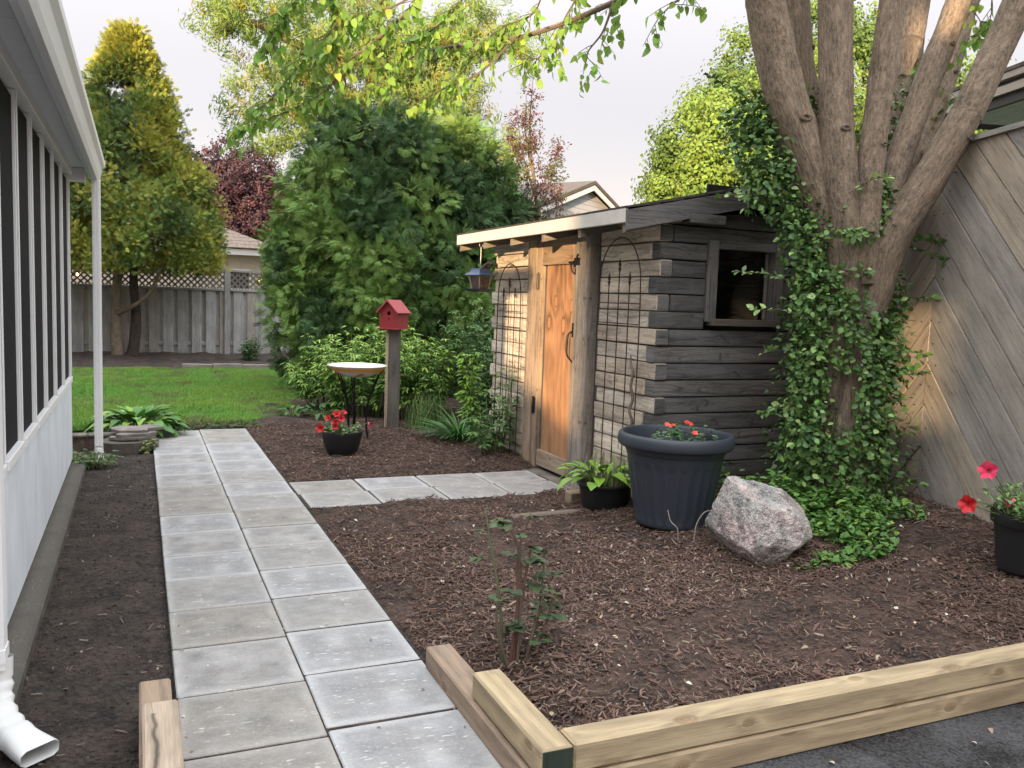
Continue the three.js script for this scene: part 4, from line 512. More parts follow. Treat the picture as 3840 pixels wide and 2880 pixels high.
// ---------- big multi-stemmed tree ----------
const M_bark = std({ color: C(0.34, 0.275, 0.215), map: barkT, bumpMap: barkB, bumpScale: 0.008, roughness: 0.92 });
const P3 = a => a.map(p => V(...p));
const heart = leafGeo(0.074, 0.055, 5, { prof: t => t < 0.12 ? 0.75 + t * 2 : Math.pow(Math.cos((t - 0.12) / 0.88 * 1.5708), 0.8), bend: 0.22, fold: 0.18 });
{
  const T = thing('garden_tree', 'multi-stemmed tree with grey-brown bark standing beside the shed', 'tree', [4.32, 0.2, -4.4]); const A = [4.32, 0.2, -4.4], off = g => g.translate(-A[0], -A[1], -A[2]);
  mesh('trunk', off(tube([[4.29, 0.02, -4.34], [4.30, 0.22, -4.35], [4.33, 0.64, -4.38], [4.35, 1.11, -4.42], [4.36, 1.55, -4.45], [4.35, 1.95, -4.44], [4.33, 2.2, -4.42]], [0.34, 0.262, 0.218, 0.208, 0.218, 0.238, 0.20], 90, { n: 170, noise: 0.16, nf: 2, rough: 0.035 })), M_bark, T);
  const stems = [
    ['A', [[4.36, 1.4, -4.40], [4.24, 1.98, -4.45], [4.09, 2.33, -4.49], [3.86, 2.85, -4.54], [3.75, 3.19, -4.57], [3.67, 3.46, -4.58], [3.6, 3.8, -4.59], [3.4, 4.6, -4.7]], [0.15, 0.155, 0.145, 0.138, 0.132, 0.128, 0.12, 0.08]],
    ['A2', [[4.25, 2.3, -4.56], [4.23, 2.7, -4.67], [4.15, 3.1, -4.76], [4.12, 3.65, -4.85], [4.1, 4.1, -5.0], [3.9, 5.0, -5.3]], [0.10, 0.10, 0.105, 0.10, 0.095, 0.06]],
    ['B', [[4.31, 1.5, -4.36], [4.21, 2.12, -4.32], [4.13, 2.52, -4.34], [4.11, 2.91, -4.38], [4.11, 3.5, -4.44], [4.1, 3.9, -4.48], [4.0, 5.0, -4.5]], [0.15, 0.125, 0.115, 0.112, 0.108, 0.10, 0.07]],
    ['C', [[4.33, 1.7, -4.27], [4.29, 2.11, -4.22], [4.28, 2.46, -4.21], [4.29, 2.89, -4.19], [4.32, 3.46, -4.18], [4.34, 3.8, -4.16], [4.5, 4.8, -4.0]], [0.10, 0.092, 0.085, 0.08, 0.072, 0.066, 0.04]],
    ['D', [[4.5, 1.7, -4.5], [4.72, 2.05, -4.56], [4.98, 2.6, -4.70], [5.16, 3.2, -4.82], [5.34, 3.85, -4.92], [5.42, 4.3, -4.94], [5.5, 5.0, -5]], [0.12, 0.10, 0.10, 0.105, 0.095, 0.09, 0.06]],
    ['E', [[4.42, 1.74, -4.27], [4.53, 2.4, -4.25], [4.71, 2.95, -4.23], [4.93, 3.56, -4.2], [5.05, 3.93, -4.19], [5.3, 4.8, -4.2]], [0.10, 0.085, 0.085, 0.085, 0.075, 0.05]],
    ['E2', [[4.55, 1.88, -4.45], [5.0, 2.67, -4.49], [5.25, 3.15, -4.54], [5.52, 3.79, -4.61], [5.67, 4.19, -4.6], [6, 5, -4.6]], [0.10, 0.085, 0.075, 0.07, 0.06, 0.04]],
    ['F', [[4.44, 1.5, -4.33], [4.47, 1.98, -4.19], [4.61, 2.36, -4.05], [4.75, 2.78, -3.92], [4.92, 3.26, -3.84], [5.01, 3.66, -3.74], [5.3, 4.6, -3.5]], [0.14, 0.125, 0.112, 0.10, 0.097, 0.09, 0.06]]];
  stems.forEach(([k, p, r], i) => { const L = mesh('limb', off(tube(p, r.map(x => x * 0.95), 48, { n: 190, noise: 0.10, nf: 3.5, s: i * 3.1, rough: 0.03 })), M_bark, T);
    const cv = new THREE.CatmullRomCurve3(P3(p)); for (let q = 0; q < 2; q++) { const t = rr(0.3, 0.8), c = cv.getPoint(t), a = rr(0.2, 2.8), rad = r[Math.floor(t * (r.length - 1))]; const d = V(-Math.cos(a) * 0.6, 0.1, Math.sin(a)).normalize(); const g = new THREE.TorusGeometry(rad * 0.17, rad * 0.10, 7, 14); g.scale(1.2, 0.7, 1); g.applyMatrix4(xform(c.clone().addScaledVector(d, rad * 0.96), V(0, 1, 0), d)); mesh('branch_scar', off(g), M_bark, L); } });
  // branches reaching over the path
  const hub = [3.55, 4.35, -4.75];
  const br = [
    [[3.6, 3.8, -4.6], [3.45, 3.98, -5.03], [3.29, 3.76, -5.38], [3.05, 3.62, -5.69], [2.61, 3.46, -6.08], [2.2, 3.41, -6.36], [1.94, 3.33, -6.47], [1.78, 3.25, -6.64]],
    [hub, [2.24, 4.0, -5.42], [1.91, 3.7, -5.76], [1.78, 3.54, -5.91], [1.59, 3.34, -6.08], [1.4, 3.17, -6.25], [1.24, 2.96, -6.41], [0.99, 2.81, -6.5], [0.69, 2.69, -6.73]],
    [[2.58, 3.44, -6.09], [2.33, 3.18, -6.18], [2.1, 3.07, -6.26], [1.91, 2.92, -6.33]],
    [hub, [2.2, 4.3, -5.6], [1.27, 3.82, -6.15], [1.27, 3.56, -6.24], [1.28, 3.36, -6.22], [1.2, 3.17, -6.23]],
    [hub, [2.1, 3.95, -5.91], [1.74, 3.58, -6.04], [1.46, 3.47, -6.26], [1.24, 3.32, -6.45], [1.06, 3.12, -6.51], [0.9, 2.91, -6.55], [0.66, 2.69, -6.74]],
    [[3.6, 3.8, -4.6], [3.51, 3.82, -4.84], [3.4, 3.62, -4.98], [3.26, 3.47, -5.14], [3.14, 3.25, -5.17]],
    [[3.13, 3.66, -5.58], [3.04, 3.43, -5.56], [2.94, 3.26, -5.59], [3.02, 3.17, -5.54]],
    [hub, [2.35, 4.0, -6.02], [2.16, 3.66, -6.08], [1.98, 3.45, -6.14], [1.73, 3.28, -6.23], [1.61, 3.0, -6.25]],
    [hub, [2.83, 4.0, -5.92], [2.67, 3.61, -5.96], [2.49, 3.53, -6.14], [2.26, 3.25, -6.21], [2.17, 3.11, -6.24]],
    [hub, [1.6, 4.25, -6.4], [1.27, 3.91, -6.63], [1.08, 3.65, -6.75], [0.96, 3.47, -6.8], [0.87, 3.3, -6.83]],
    [hub, [3.14, 4.0, -5.79], [2.92, 3.65, -5.86], [2.76, 3.34, -5.89], [2.6, 3.23, -5.95]],
    [hub, [1.89, 4.0, -6.33], [1.64, 3.64, -6.42], [1.39, 3.46, -6.51], [1.2, 3.15, -6.56], [1.23, 2.91, -6.52]],
    [[4.93, 3.56, -4.2], [4.97, 3.5, -4.14], [4.97, 3.35, -4.05], [4.89, 3.26, -4.08]], [[5.05, 3.93, -4.19], [5.05, 3.5, -4.05], [4.97, 3.21, -4.04]], [[5.16, 3.2, -4.75], [5.13, 3.33, -4.68], [5.05, 3.09, -4.54]], [[5.0, 3.6, -3.8], [5.1, 3.3, -3.72], [5.2, 3.0, -3.65]]];
  const MT = [], CO = [], put = (p, d, s) => { MT.push(xform(p, d, V(rr(-1, 1), rr(-0.2, 0.9), rr(-1, 1)), s, rr(0.85, 1.1))); CO.push(vary(rnd() < 0.10 ? C(0.36, 0.46, 0.07) : C(0.22, 0.38, 0.065), 0.28, 0.1)); };
  const twigs = [];
  br.forEach((p, i) => { const L = p.length, r0 = i === 0 ? 0.032 : i === 1 ? 0.018 : i > 11 ? 0.006 : 0.011; mesh('branch', off(tube(p, p.map((_, k) => r0 * (1 - 0.85 * k / (L - 1))), 7, { n: 36 })), M_bark, T);
    const cv = new THREE.CatmullRomCurve3(P3(p)), len = cv.getLength(), N = Math.round(len * 15); const t0 = p[0] === hub ? 0.35 : 0.1;
    for (let k = 0; k < N; k++) { const t = t0 + (1 - t0) * k / N, c = cv.getPoint(t), tg = cv.getTangent(t); const d = V(rr(-1, 1), rr(-0.7, 0.35), rr(-1, 1)).addScaledVector(tg, 0.7).normalize(), tl = rr(0.05, 0.26); const e = c.clone().addScaledVector(d, tl); e.y -= tl * tl * 0.5; twigs.push(off(tube([c, c.clone().lerp(e, 0.5).add(V(0, 0.012, 0)), e], [0.003, 0.0025, 0.0015], 4, { n: 3 })));
      const nl = 2 + Math.floor(tl * 13); for (let q = 0; q < nl; q++) { const b = c.clone().lerp(e, (q + 1) / nl); put(b, V(rr(-0.7, 0.7), rr(-1.5, -0.35), rr(-0.7, 0.7)), rr(0.6, 1.08)); } } });
  mesh('twigs', merge(twigs), M_bark, T).userData.kind = 'stuff';
  // upper crown above the picture
  for (let k = 0; k < 700; k++) { const c = V(3.6 + gauss() * 2.6, 5.2 + rr(-0.4, 1.6), -4.6 + gauss() * 1.8); for (let q = 0; q < 3; q++) put(c.clone().addScaledVector(rdir(), 0.15), V(rr(-0.7, 0.7), rr(-1.5, -0.2), rr(-0.7, 0.7)), rr(1.0, 1.7)); }
  const lm = leafMat(C(1, 1, 1), { transmission: 0.4, roughness: 0.7 }); const I = inst('leaves', heart, lm, MT, CO, T); I.position.set(-A[0], -A[1], -A[2]);
}
// ---------- evergreen climber on the trunk ----------
const oval = leafGeo(0.048, 0.033, 4, { bend: 0.15, fold: 0.25, p: 0.9 });
{
  const T = thing('climbing_vine', 'glossy evergreen climber covering the tree trunk', 'vine', [4.32, 0.2, -4.4]), MT = [], CO = [], stemsG = [];
  const cols = [C(0.085, 0.175, 0.045), C(0.125, 0.24, 0.06), C(0.06, 0.135, 0.04), C(0.10, 0.20, 0.05)], lite = C(0.24, 0.36, 0.11), add = (p, out, s = 1, l = 0) => { const d = V(rr(-1, 1), rr(-0.75, 0.6), rr(-1, 1)).addScaledVector(out, 0.75).normalize(), n = out.clone().add(V(rr(-0.6, 0.6), rr(0.1, 1.0), rr(-0.6, 0.6))); MT.push(xform(p, d, n, s * rr(0.45, 1.25), rr(0.8, 1.15))); CO.push(vary(rnd() < l ? lite : pick(cols), 0.25, 0.08)); };
  const ax = y => V(4.30 + 0.03 * y, y, -4.35 - 0.045 * y), rad = y => y < 0.3 ? 0.30 : 0.235;
  for (let k = 0; k < 60000 && MT.length < 7000; k++) { const y = Math.pow(rnd(), 1.15) * 2.3 + 0.05, a = rr(-Math.PI, Math.PI); const front = V(-0.72, 0, 0.69), d = V(Math.cos(a), 0, Math.sin(a)); const f = d.dot(front); if (f < -0.55) continue;
    const cov = fbm(Math.cos(a) * 1.8 + 3, Math.sin(a) * 1.8 + 8, y * 2.3, 3) + 0.12 * (1 - Math.max(0, f)) - 0.01; let need = 0.435; if (y > 1.8) need = 0.58 - 0.2 * (1 - f); if (y < 0.75) need = 0.38; if (cov < need) continue;
    const th = rnd() * rnd() * (0.10 + 0.16 * Math.max(0, 1 - f) * sstep(2.2, 0.8, y)); add(ax(y).addScaledVector(d, rad(y) + 0.015 + th), d, 1, 0.06); }
  const mass = (c, r, n, l = 0.04) => { for (let k = 0; k < n; k++) { const d = rdir(), q = Math.pow(rnd(), 0.45); add(V(c[0] + d.x * r[0] * q, c[1] + d.y * r[1] * q, c[2] + d.z * r[2] * q), d, 1, l); } };
  mass([3.86, 2.50, -4.62], [0.30, 0.34, 0.20], 900); mass([3.66, 2.64, -4.66], [0.22, 0.24, 0.15], 330); mass([3.74, 2.3, -4.58], [0.17, 0.22, 0.14], 280); mass([3.97, 2.20, -4.55], [0.20, 0.26, 0.18], 420); mass([4.0, 1.95, -4.45], [0.18, 0.28, 0.18], 480, 0.12); mass([4.06, 2.80, -4.60], [0.14, 0.20, 0.12], 240); mass([3.72, 2.74, -4.70], [0.24, 0.16, 0.12], 300); mass([4.02, 1.6, -4.34], [0.16, 0.24, 0.16], 330, 0.15); mass([4.0, 1.2, -4.3], [0.14, 0.3, 0.16], 360, 0.12); mass([3.98, 0.7, -4.28], [0.2, 0.35, 0.18], 480, 0.12);
  mass([4.45, 2.15, -4.42], [0.16, 0.14, 0.12], 200); mass([4.58, 2.05, -4.32], [0.16, 0.20, 0.14], 240); mass([4.62, 1.6, -4.3], [0.14, 0.3, 0.14], 280); mass([4.62, 1.15, -4.28], [0.14, 0.3, 0.14], 260); mass([5.0, 2.9, -4.62], [0.12, 0.3, 0.10], 160, 0.2); mass([4.72, 2.72, -4.60], [0.14, 0.2, 0.10], 130); mass([4.3, 2.45, -4.42], [0.16, 0.2, 0.08], 130);
  mass([4.2, 2.0, -4.17], [0.24, 0.05, 0.06], 110, 0.2);
  const sprig = (a, b, n, l) => { const A = V(...a), B = V(...b), m = A.clone().lerp(B, 0.55).add(V(0, 0.03, 0)); stemsG.push(tube([A, m, B], [0.004, 0.003, 0.002], 5, { n: 6 })); for (let k = 0; k < n; k++) { const t = 0.15 + 0.85 * k / (n - 1), p = t < 0.55 ? A.clone().lerp(m, t / 0.55) : m.clone().lerp(B, (t - 0.55) / 0.45), out = B.clone().sub(A).normalize().add(V(rr(-1, 1), rr(-0.6, 0.8), rr(-1, 1))).normalize(); add(p, out, 1.1, l); } };
  sprig([4.0, 1.66, -4.4], [3.50, 1.74, -4.5], 26, 0.4); sprig([3.95, 2.2, -4.5], [3.40, 2.22, -4.58], 26, 0.4); sprig([3.85, 2.75, -4.65], [3.40, 3.02, -4.8], 28, 0.0); sprig([4.5, 1.55, -4.3], [4.86, 1.62, -4.15], 24, 0); sprig([4.55, 1.1, -4.3], [4.82, 1.12, -4.12], 26, 0); sprig([4.5, 1.2, -4.25], [4.80, 1.25, -4.1], 20, 0); sprig([4.6, 2.35, -4.1], [4.99, 2.44, -4.04], 14, 0); sprig([4.5, 2.0, -4.2], [4.95, 1.97, -4.12], 30, 0); sprig([4.55, 1.95, -4.2], [4.88, 1.86, -4.1], 22, 0); sprig([4.1, 2.25, -4.2], [4.32, 2.36, -4.05], 14, 0.8); sprig([4.0, 1.3, -4.3], [3.62, 1.20, -4.40], 18, 0.3); sprig([3.98, 1.45, -4.3], [3.58, 1.5, -4.42], 20, 0.4); sprig([3.95, 0.9, -4.3], [3.6, 0.85, -4.3], 20, 0.3); sprig([4.5, 0.35, -4.1], [4.62, 0.42, -3.92], 12, 0); sprig([4.98, 2.7, -4.5], [5.15, 2.95, -4.4], 16, 0.3);
  for (let k = 0; k < 9; k++) { const a = 2.2 + k * 0.32; stemsG.push(tube([0.1, 0.5, 0.9, 1.3, 1.7, 2.1].map(y => { const d = V(Math.cos(a + Math.sin(y * 3 + k) * 0.25), 0, Math.sin(a + Math.sin(y * 3 + k) * 0.25)); return ax(y).addScaledVector(d, rad(y) + 0.012); }), 0.006, 5, { n: 20 })); }
  mesh('stems', merge(stemsG).translate(-4.32, -0.2, 4.4), WD(0.14, 0.11, 0.085), T).userData.kind = 'stuff';
  const I = inst('leaves', oval, leafMat(C(1, 1, 1), { transmission: 0.10, roughness: 0.42, specularIntensity: 0.8 }), MT, CO, T); I.position.set(-4.32, -0.2, 4.4);
}
{ // periwinkle-like ground cover at the foot of the tree
  const MT = [], CO = []; const spot = (cx, cz, rx, rz, n, hh) => { for (let k = 0; k < n; k++) { const a = rnd() * 6.283, q = Math.sqrt(rnd()), x = cx + Math.cos(a) * rx * q, z = cz + Math.sin(a) * rz * q, y = gh(x, z) + rnd() * hh * (1 - q * 0.6); MT.push(xform(V(x, y, z), V(rr(-1, 1), rr(-0.1, 0.7), rr(-1, 1)), V(rr(-0.6, 0.6), 1, rr(-0.6, 0.6)), rr(0.7, 1.25))); CO.push(vary(rnd() < 0.2 ? C(0.18, 0.31, 0.06) : C(0.09, 0.195, 0.046), 0.28, 0.08)); } };
  spot(3.72, -4.25, 0.34, 0.35, 900, 0.30); spot(4.02, -4.02, 0.30, 0.24, 750, 0.20); spot(3.82, -3.68, 0.20, 0.26, 520, 0.16); spot(3.62, -3.42, 0.22, 0.12, 190, 0.09); spot(3.55, -4.75, 0.28, 0.25, 420, 0.42); spot(4.3, -3.85, 0.2, 0.2, 220, 0.1); spot(3.4, -3.46, 0.18, 0.06, 50, 0.06);
  inst('ground_cover', leafGeo(0.05, 0.028, 4, { bend: 0.2, fold: 0.3 }), leafMat(C(1, 1, 1), { transmission: 0.12, roughness: 0.45 }), MT, CO, scene, { label: 'low evergreen ground cover round the foot of the tree', category: 'ground cover' });
}
// ---------- garden plants ----------
const CR = (L, W, o) => leafGeo(L, W, o?.seg || 5, o || {});
function hosta(name, label, pos, n, size, cols, spread, leaning = 0) {
  const T = thing(name, label, 'plant', pos), G = [CR(0.20, 0.125, { seg: 7, bend: 0.35, fold: 0.22, p: 0.72 }), CR(0.22, 0.105, { seg: 7, bend: 0.55, fold: 0.25, p: 0.72 }), CR(0.18, 0.12, { seg: 7, bend: 0.15, fold: 0.28, p: 0.72 })], ms = cols.map(c => leafMat(c, { roughness: 0.5, transmission: 0.18 })), stalks = [];
  for (let k = 0; k < n; k++) { const a = k * 2.39996 + rr(-0.3, 0.3), t = Math.sqrt((k + 0.5) / n), el = 1.42 - t * 1.0 + rr(-0.12, 0.12), L = size * rr(0.75, 1.15) * (0.55 + 0.5 * t), d = V(Math.cos(a) * Math.cos(el), Math.sin(el), Math.sin(a) * Math.cos(el)); const b = V(Math.cos(a) * 0.03, 0, Math.sin(a) * 0.03), e = b.clone().addScaledVector(d, L * spread); e.x += leaning * t; stalks.push(tube([b, b.clone().lerp(e, 0.5).add(V(0, L * 0.1, 0)), e], [0.005, 0.004, 0.003], 5, { n: 5 }));
    const ld = d.clone(); ld.y = d.y * 0.55 - 0.32 * t + 0.05; const m = mesh('leaf', pick(G), pick(ms), T); m.applyMatrix4(xform(e, ld, V(-d.x * 0.3 + rr(-0.2, 0.2), 1, -d.z * 0.3 + rr(-0.2, 0.2)), rr(0.75, 1.2) * size / 0.32, 0.85)); }
  mesh('stalks', merge(stalks), leafMat(C(0.16, 0.26, 0.07)), T).userData.kind = 'stuff'; return T;
}
hosta('hosta', 'large hosta clump with pointed green leaves by the downspout', [-0.03, -0.03, -9.55], 150, 0.30, [C(0.10, 0.25, 0.06), C(0.08, 0.20, 0.055), C(0.13, 0.30, 0.06), C(0.24, 0.40, 0.06)], 1.12, 0.04);
hosta('hosta', 'lime green hosta growing in the low black pot by the planter', [3.05, gh(3.07, -5.28) + 0.15, -5.27], 36, 0.25, [C(0.22, 0.40, 0.045), C(0.19, 0.36, 0.06), C(0.27, 0.44, 0.06)], 0.75, -0.05);
hosta('hosta', 'low hosta at the lawn edge under the peonies', [2.02, 0, -10.35], 34, 0.20, [C(0.07, 0.18, 0.05), C(0.06, 0.15, 0.04)], 1.0);
hosta('hosta', 'small hosta patch left of the low one under the peonies', [1.72, 0, -10.6], 22, 0.15, [C(0.08, 0.20, 0.05), C(0.06, 0.15, 0.04)], 1.0);
{ // dying grassy shoots round the potted hosta
  const MT = [], CO = []; for (let k = 0; k < 90; k++) { const a = rr(0, 6.28), r = rr(0.05, 0.17); MT.push(xform(V(3.09 + Math.cos(a) * r, gh(3.07, -5.28) + 0.15, -5.25 + Math.sin(a) * r), V(Math.cos(a) * 0.5, 1, Math.sin(a) * 0.5), V(Math.cos(a), 0.2, Math.sin(a)), rr(0.5, 1.3))); CO.push(vary(rnd() < 0.5 ? C(0.3, 0.29, 0.17) : C(0.2, 0.3, 0.09), 0.3)); }
  inst('potted_grass', CR(0.22, 0.009, { bend: 0.45 }), leafMat(C(1, 1, 1)), MT, CO, scene, { label: 'thin pale grass shoots growing in the hosta pot', category: 'grass' });
}
// leafy perennials: many stems with lance leaflets
function bush(name, label, pos, o) {
  const T = thing(name, label, o.cat || 'plant', pos, 0, o.group), MT = [], CO = [], st = [], lf = CR(o.L || 0.10, o.W || 0.026, { bend: 0.25, fold: 0.3, seg: 3 });
  for (let k = 0; k < o.stems; k++) { const a = rnd() * 6.283, q = Math.sqrt(rnd()), h = o.h * rr(0.62, 1.08) * (1 - 0.28 * q * q), b = V(Math.cos(a) * q * o.r * 0.45, 0, Math.sin(a) * q * o.r * 0.45), e = V(Math.cos(a) * q * o.r, h, Math.sin(a) * q * o.r), m = b.clone().lerp(e, 0.5).add(V(0, h * 0.06, 0)), cv = new THREE.CatmullRomCurve3([b, m, e]); st.push(tube([b, m, e], [0.006, 0.005, 0.003], 4, { n: 4 }));
    const nn = o.nodes || 7; for (let i = 0; i < nn; i++) { const t = (o.t0 ?? 0.3) + (1 - (o.t0 ?? 0.3)) * i / (nn - 1), p = cv.getPoint(t); for (let w = 0; w < (o.per || 3); w++) { const aa = rnd() * 6.283, out = V(Math.cos(aa), rr(-0.1, 0.45), Math.sin(aa)); const pe = p.clone().addScaledVector(out, rr(0.02, o.pet || 0.07)); for (let l = -1; l <= 1; l++) { const d = V(Math.cos(aa + l * 0.65), out.y - 0.22 + rr(-0.2, 0.2), Math.sin(aa + l * 0.65)); MT.push(xform(pe, d, V(rr(-0.3, 0.3), 1, rr(-0.3, 0.3)), rr(0.65, 1.15) * (1 - 0.25 * t))); CO.push(vary(rnd() < (o.lp ?? 0.2) * t ? o.c2 : o.c1, 0.25, 0.08)); } } } }
  mesh('stems', merge(st), std({ color: o.sc || C(0.12, 0.17, 0.06) }), T).userData.kind = 'stuff'; inst('leaves', lf, leafMat(C(1, 1, 1), { transmission: 0.2, roughness: 0.6 }), MT, CO, T); return T;
}
const peo = { h: 1.12, r: 0.55, stems: 32, nodes: 9, per: 3, L: 0.13, W: 0.034, c1: C(0.135, 0.265, 0.06), c2: C(0.31, 0.46, 0.09), lp: 0.75, group: 'peony clumps behind the bird bath' };
bush('peony', 'bright green peony clump behind the bird bath bowl', [2.55, -0.02, -10.4], peo);
bush('peony', 'peony clump at the lawn edge left of the bird bath', [2.28, -0.02, -11.2], { ...peo, h: 1.0 });
bush('peony', 'peony clump right behind the birdhouse post', [3.2, -0.02, -10.1], { ...peo, h: 1.15, r: 0.5 });
bush('peony', 'tall peony clump behind the birdhouse', [3.0, -0.02, -10.9], { ...peo, h: 1.35, c1: C(0.11, 0.22, 0.055) });
bush('tall_perennial', 'dark tall leafy perennials between the peonies and the shed', [4.0, -0.02, -10.1], { ...peo, group: undefined, h: 1.5, r: 0.6, stems: 42, nodes: 12, c1: C(0.07, 0.15, 0.042), c2: C(0.12, 0.23, 0.055), lp: 0.3 });
bush('tall_perennial', 'dark leafy perennials beside the far corner of the shed', [3.75, -0.02, -9.2], { ...peo, group: undefined, h: 0.95, r: 0.4, stems: 20, c1: C(0.07, 0.15, 0.042), c2: C(0.12, 0.23, 0.055), lp: 0.3 });
bush('yellow_perennial', 'slender bright yellow-green plant before the shed corner', [3.30, -0.02, -8.62], { h: 1.2, r: 0.10, stems: 4, nodes: 13, per: 2, L: 0.12, W: 0.045, c1: C(0.22, 0.38, 0.05), c2: C(0.30, 0.46, 0.06), lp: 0.4, t0: 0.2 });
bush('weedy_shrub', 'weedy leafy shrub at the foot of the shed left of the door', [3.12, -0.02, -7.55], { h: 0.72, r: 0.26, stems: 13, nodes: 7, per: 2, L: 0.105, W: 0.042, c1: C(0.11, 0.22, 0.07), c2: C(0.18, 0.31, 0.09), lp: 0.3 });
bush('weedy_shrub', 'thin climbing weed on the left trellis', [3.2, 0.3, -7.45], { h: 0.75, r: 0.08, stems: 3, nodes: 7, per: 1, L: 0.08, W: 0.035, c1: C(0.12, 0.22, 0.06), c2: C(0.2, 0.3, 0.08), lp: 0.3 });
bush('low_weeds', 'low green weeds at the base of the downspout', [-0.36, -0.03, -8.02], { h: 0.14, r: 0.22, stems: 20, nodes: 4, per: 2, L: 0.06, W: 0.02, c1: C(0.10, 0.19, 0.05), c2: C(0.18, 0.25, 0.07), lp: 0.4, cat: 'weeds' });
bush('low_weeds', 'tuft of weeds between stone stack and path', [0.06, -0.03, -8.62], { h: 0.14, r: 0.09, stems: 9, nodes: 4, per: 2, L: 0.04, W: 0.018, c1: C(0.16, 0.20, 0.06), c2: C(0.3, 0.3, 0.1), lp: 0.4, cat: 'weeds' });
bush('low_shrub', 'small round green shrub in front of the back fence', [2.2, 0.0, -19.0], { h: 0.56, r: 0.24, stems: 40, nodes: 6, per: 2, L: 0.07, W: 0.035, c1: C(0.065, 0.14, 0.055), c2: C(0.12, 0.22, 0.07), lp: 0.3 });
bush('weed_sprout', 'small dark weed growing against the shed side wall', [3.62, 0.35, -5.08], { h: 0.35, r: 0.07, stems: 4, nodes: 6, per: 2, L: 0.035, W: 0.012, c1: C(0.035, 0.07, 0.03), c2: C(0.05, 0.1, 0.04) });
{ // daylily
  const T = thing('daylily', 'arching grassy daylily clump in front of the perennials', 'plant', [3.12, 0, -8.45]), MT = [], CO = []; for (let k = 0; k < 260; k++) { const a = rnd() * 6.283, q = Math.sqrt(rnd()); MT.push(xform(V(Math.cos(a) * 0.10 * q, -0.02, Math.sin(a) * 0.10 * q), V(Math.cos(a) * q * 0.85, 1, Math.sin(a) * q * 0.85), V(-Math.cos(a), 0.1, -Math.sin(a)), rr(0.6, 1.1))); CO.push(vary(C(0.10, 0.25, 0.065), 0.35, 0.1)); } inst('blades', CR(0.52, 0.015, { seg: 7, bend: 0.62, fold: 0.3, prof: t => 1 - Math.pow(t, 3) }), leafMat(C(1, 1, 1), { roughness: 0.5 }), MT, CO, T);
  const U = thing('grass_tuft', 'pale thin grass tuft behind the daylily', 'plant', [3.05, 0, -9.3]), M2 = [], C2 = []; for (let k = 0; k < 240; k++) { const a = rnd() * 6.283, q = Math.sqrt(rnd()); M2.push(xform(V(Math.cos(a) * 0.3 * q, -0.02, Math.sin(a) * 0.2 * q), V(rr(-0.3, 0.3), 1, rr(-0.3, 0.3)), V(Math.cos(a), 0.1, Math.sin(a)), rr(0.6, 1.1))); C2.push(vary(rnd() < 0.5 ? C(0.16, 0.24, 0.07) : C(0.08, 0.16, 0.05), 0.3, 0.1)); } inst('blades', CR(0.5, 0.010, { seg: 5, bend: 0.25, fold: 0.3, prof: t => 1 - Math.pow(t, 3) }), leafMat(C(1, 1, 1)), M2, C2, U);
}
// ---------- petunias and impatiens ----------
function flowerGeo(r, depth) { const g = []; const n = 5, pos = [], idx = [], S = 30; for (let j = 0; j <= 4; j++) { const t = j / 4; for (let i = 0; i <= S; i++) { const a = i / S * 6.2832, lob = 1 - 0.22 * Math.pow(Math.abs(Math.sin(a * n / 2)), 6) * t, rad = (0.12 + 0.88 * Math.pow(t, 1.7)) * r * lob, z = depth * Math.pow(t, 0.6) - 0.12 * r * Math.sin(a * n) * t * t; pos.push(Math.cos(a) * rad, z, Math.sin(a) * rad); } } for (let j = 0; j < 4; j++) for (let i = 0; i < S; i++) { const a = j * (S + 1) + i, b = a + S + 1; idx.push(a, a + 1, b, b, a + 1, b + 1); } const q = new THREE.BufferGeometry(); q.setAttribute('position', new THREE.Float32BufferAttribute(pos, 3)); q.setIndex(idx); q.computeVertexNormals(); return q; }
function petunia(label, pos, r, h, n, flowers) {
  const T = thing('petunia', label, 'flower', pos), MT = [], CO = [], st = [], lf = CR(0.045, 0.024, { bend: 0.2, fold: 0.3 });
  for (let k = 0; k < n; k++) { const a = rnd() * 6.283, q = Math.sqrt(rnd()), e = V(Math.cos(a) * q * r, h * rr(0.4, 1.05) * (1 - 0.4 * q), Math.sin(a) * q * r), b = V(e.x * 0.4, -0.02, e.z * 0.4); st.push(tube([b, b.clone().lerp(e, 0.5).add(V(0, 0.03, 0)), e], 0.003, 4, { n: 4 })); for (let i = 0; i < 9; i++) { const p = b.clone().lerp(e, 0.25 + i * 0.085); MT.push(xform(p, V(rr(-1, 1), rr(-0.1, 0.8), rr(-1, 1)), V(rr(-0.5, 0.5), 1, rr(-0.5, 0.5)), rr(0.7, 1.2))); CO.push(vary(C(0.18, 0.30, 0.10), 0.3)); } }
  mesh('stems', merge(st), leafMat(C(0.16, 0.22, 0.08)), T).userData.kind = 'stuff'; inst('leaves', lf, leafMat(C(1, 1, 1), { roughness: 0.6 }), MT, CO, T);
  const fg = flowerGeo(0.036, 0.035); for (const [x, y, z, dx, dy, dz, c, s] of flowers) { const m = mesh('flower', fg, dbl({ color: c, roughness: 0.6 }), T); m.applyMatrix4(xform(V(x, y, z), V(dx, dy, dz), V(0.1, 0.3, 0.9), s || 1)); st.length = 0; mesh('flower_stalk', tube([[x * 0.55, y * 0.4, z * 0.55], [x * 0.9 - dx * 0.03, y - 0.02, z * 0.9 - dz * 0.03], [x, y, z]], 0.003, 5, { n: 6 }), leafMat(C(0.14, 0.2, 0.07)), m.parent); }
}
const RED = C(0.46, 0.010, 0.014), PNK = C(0.60, 0.09, 0.17), CRI = C(0.42, 0.01, 0.03);
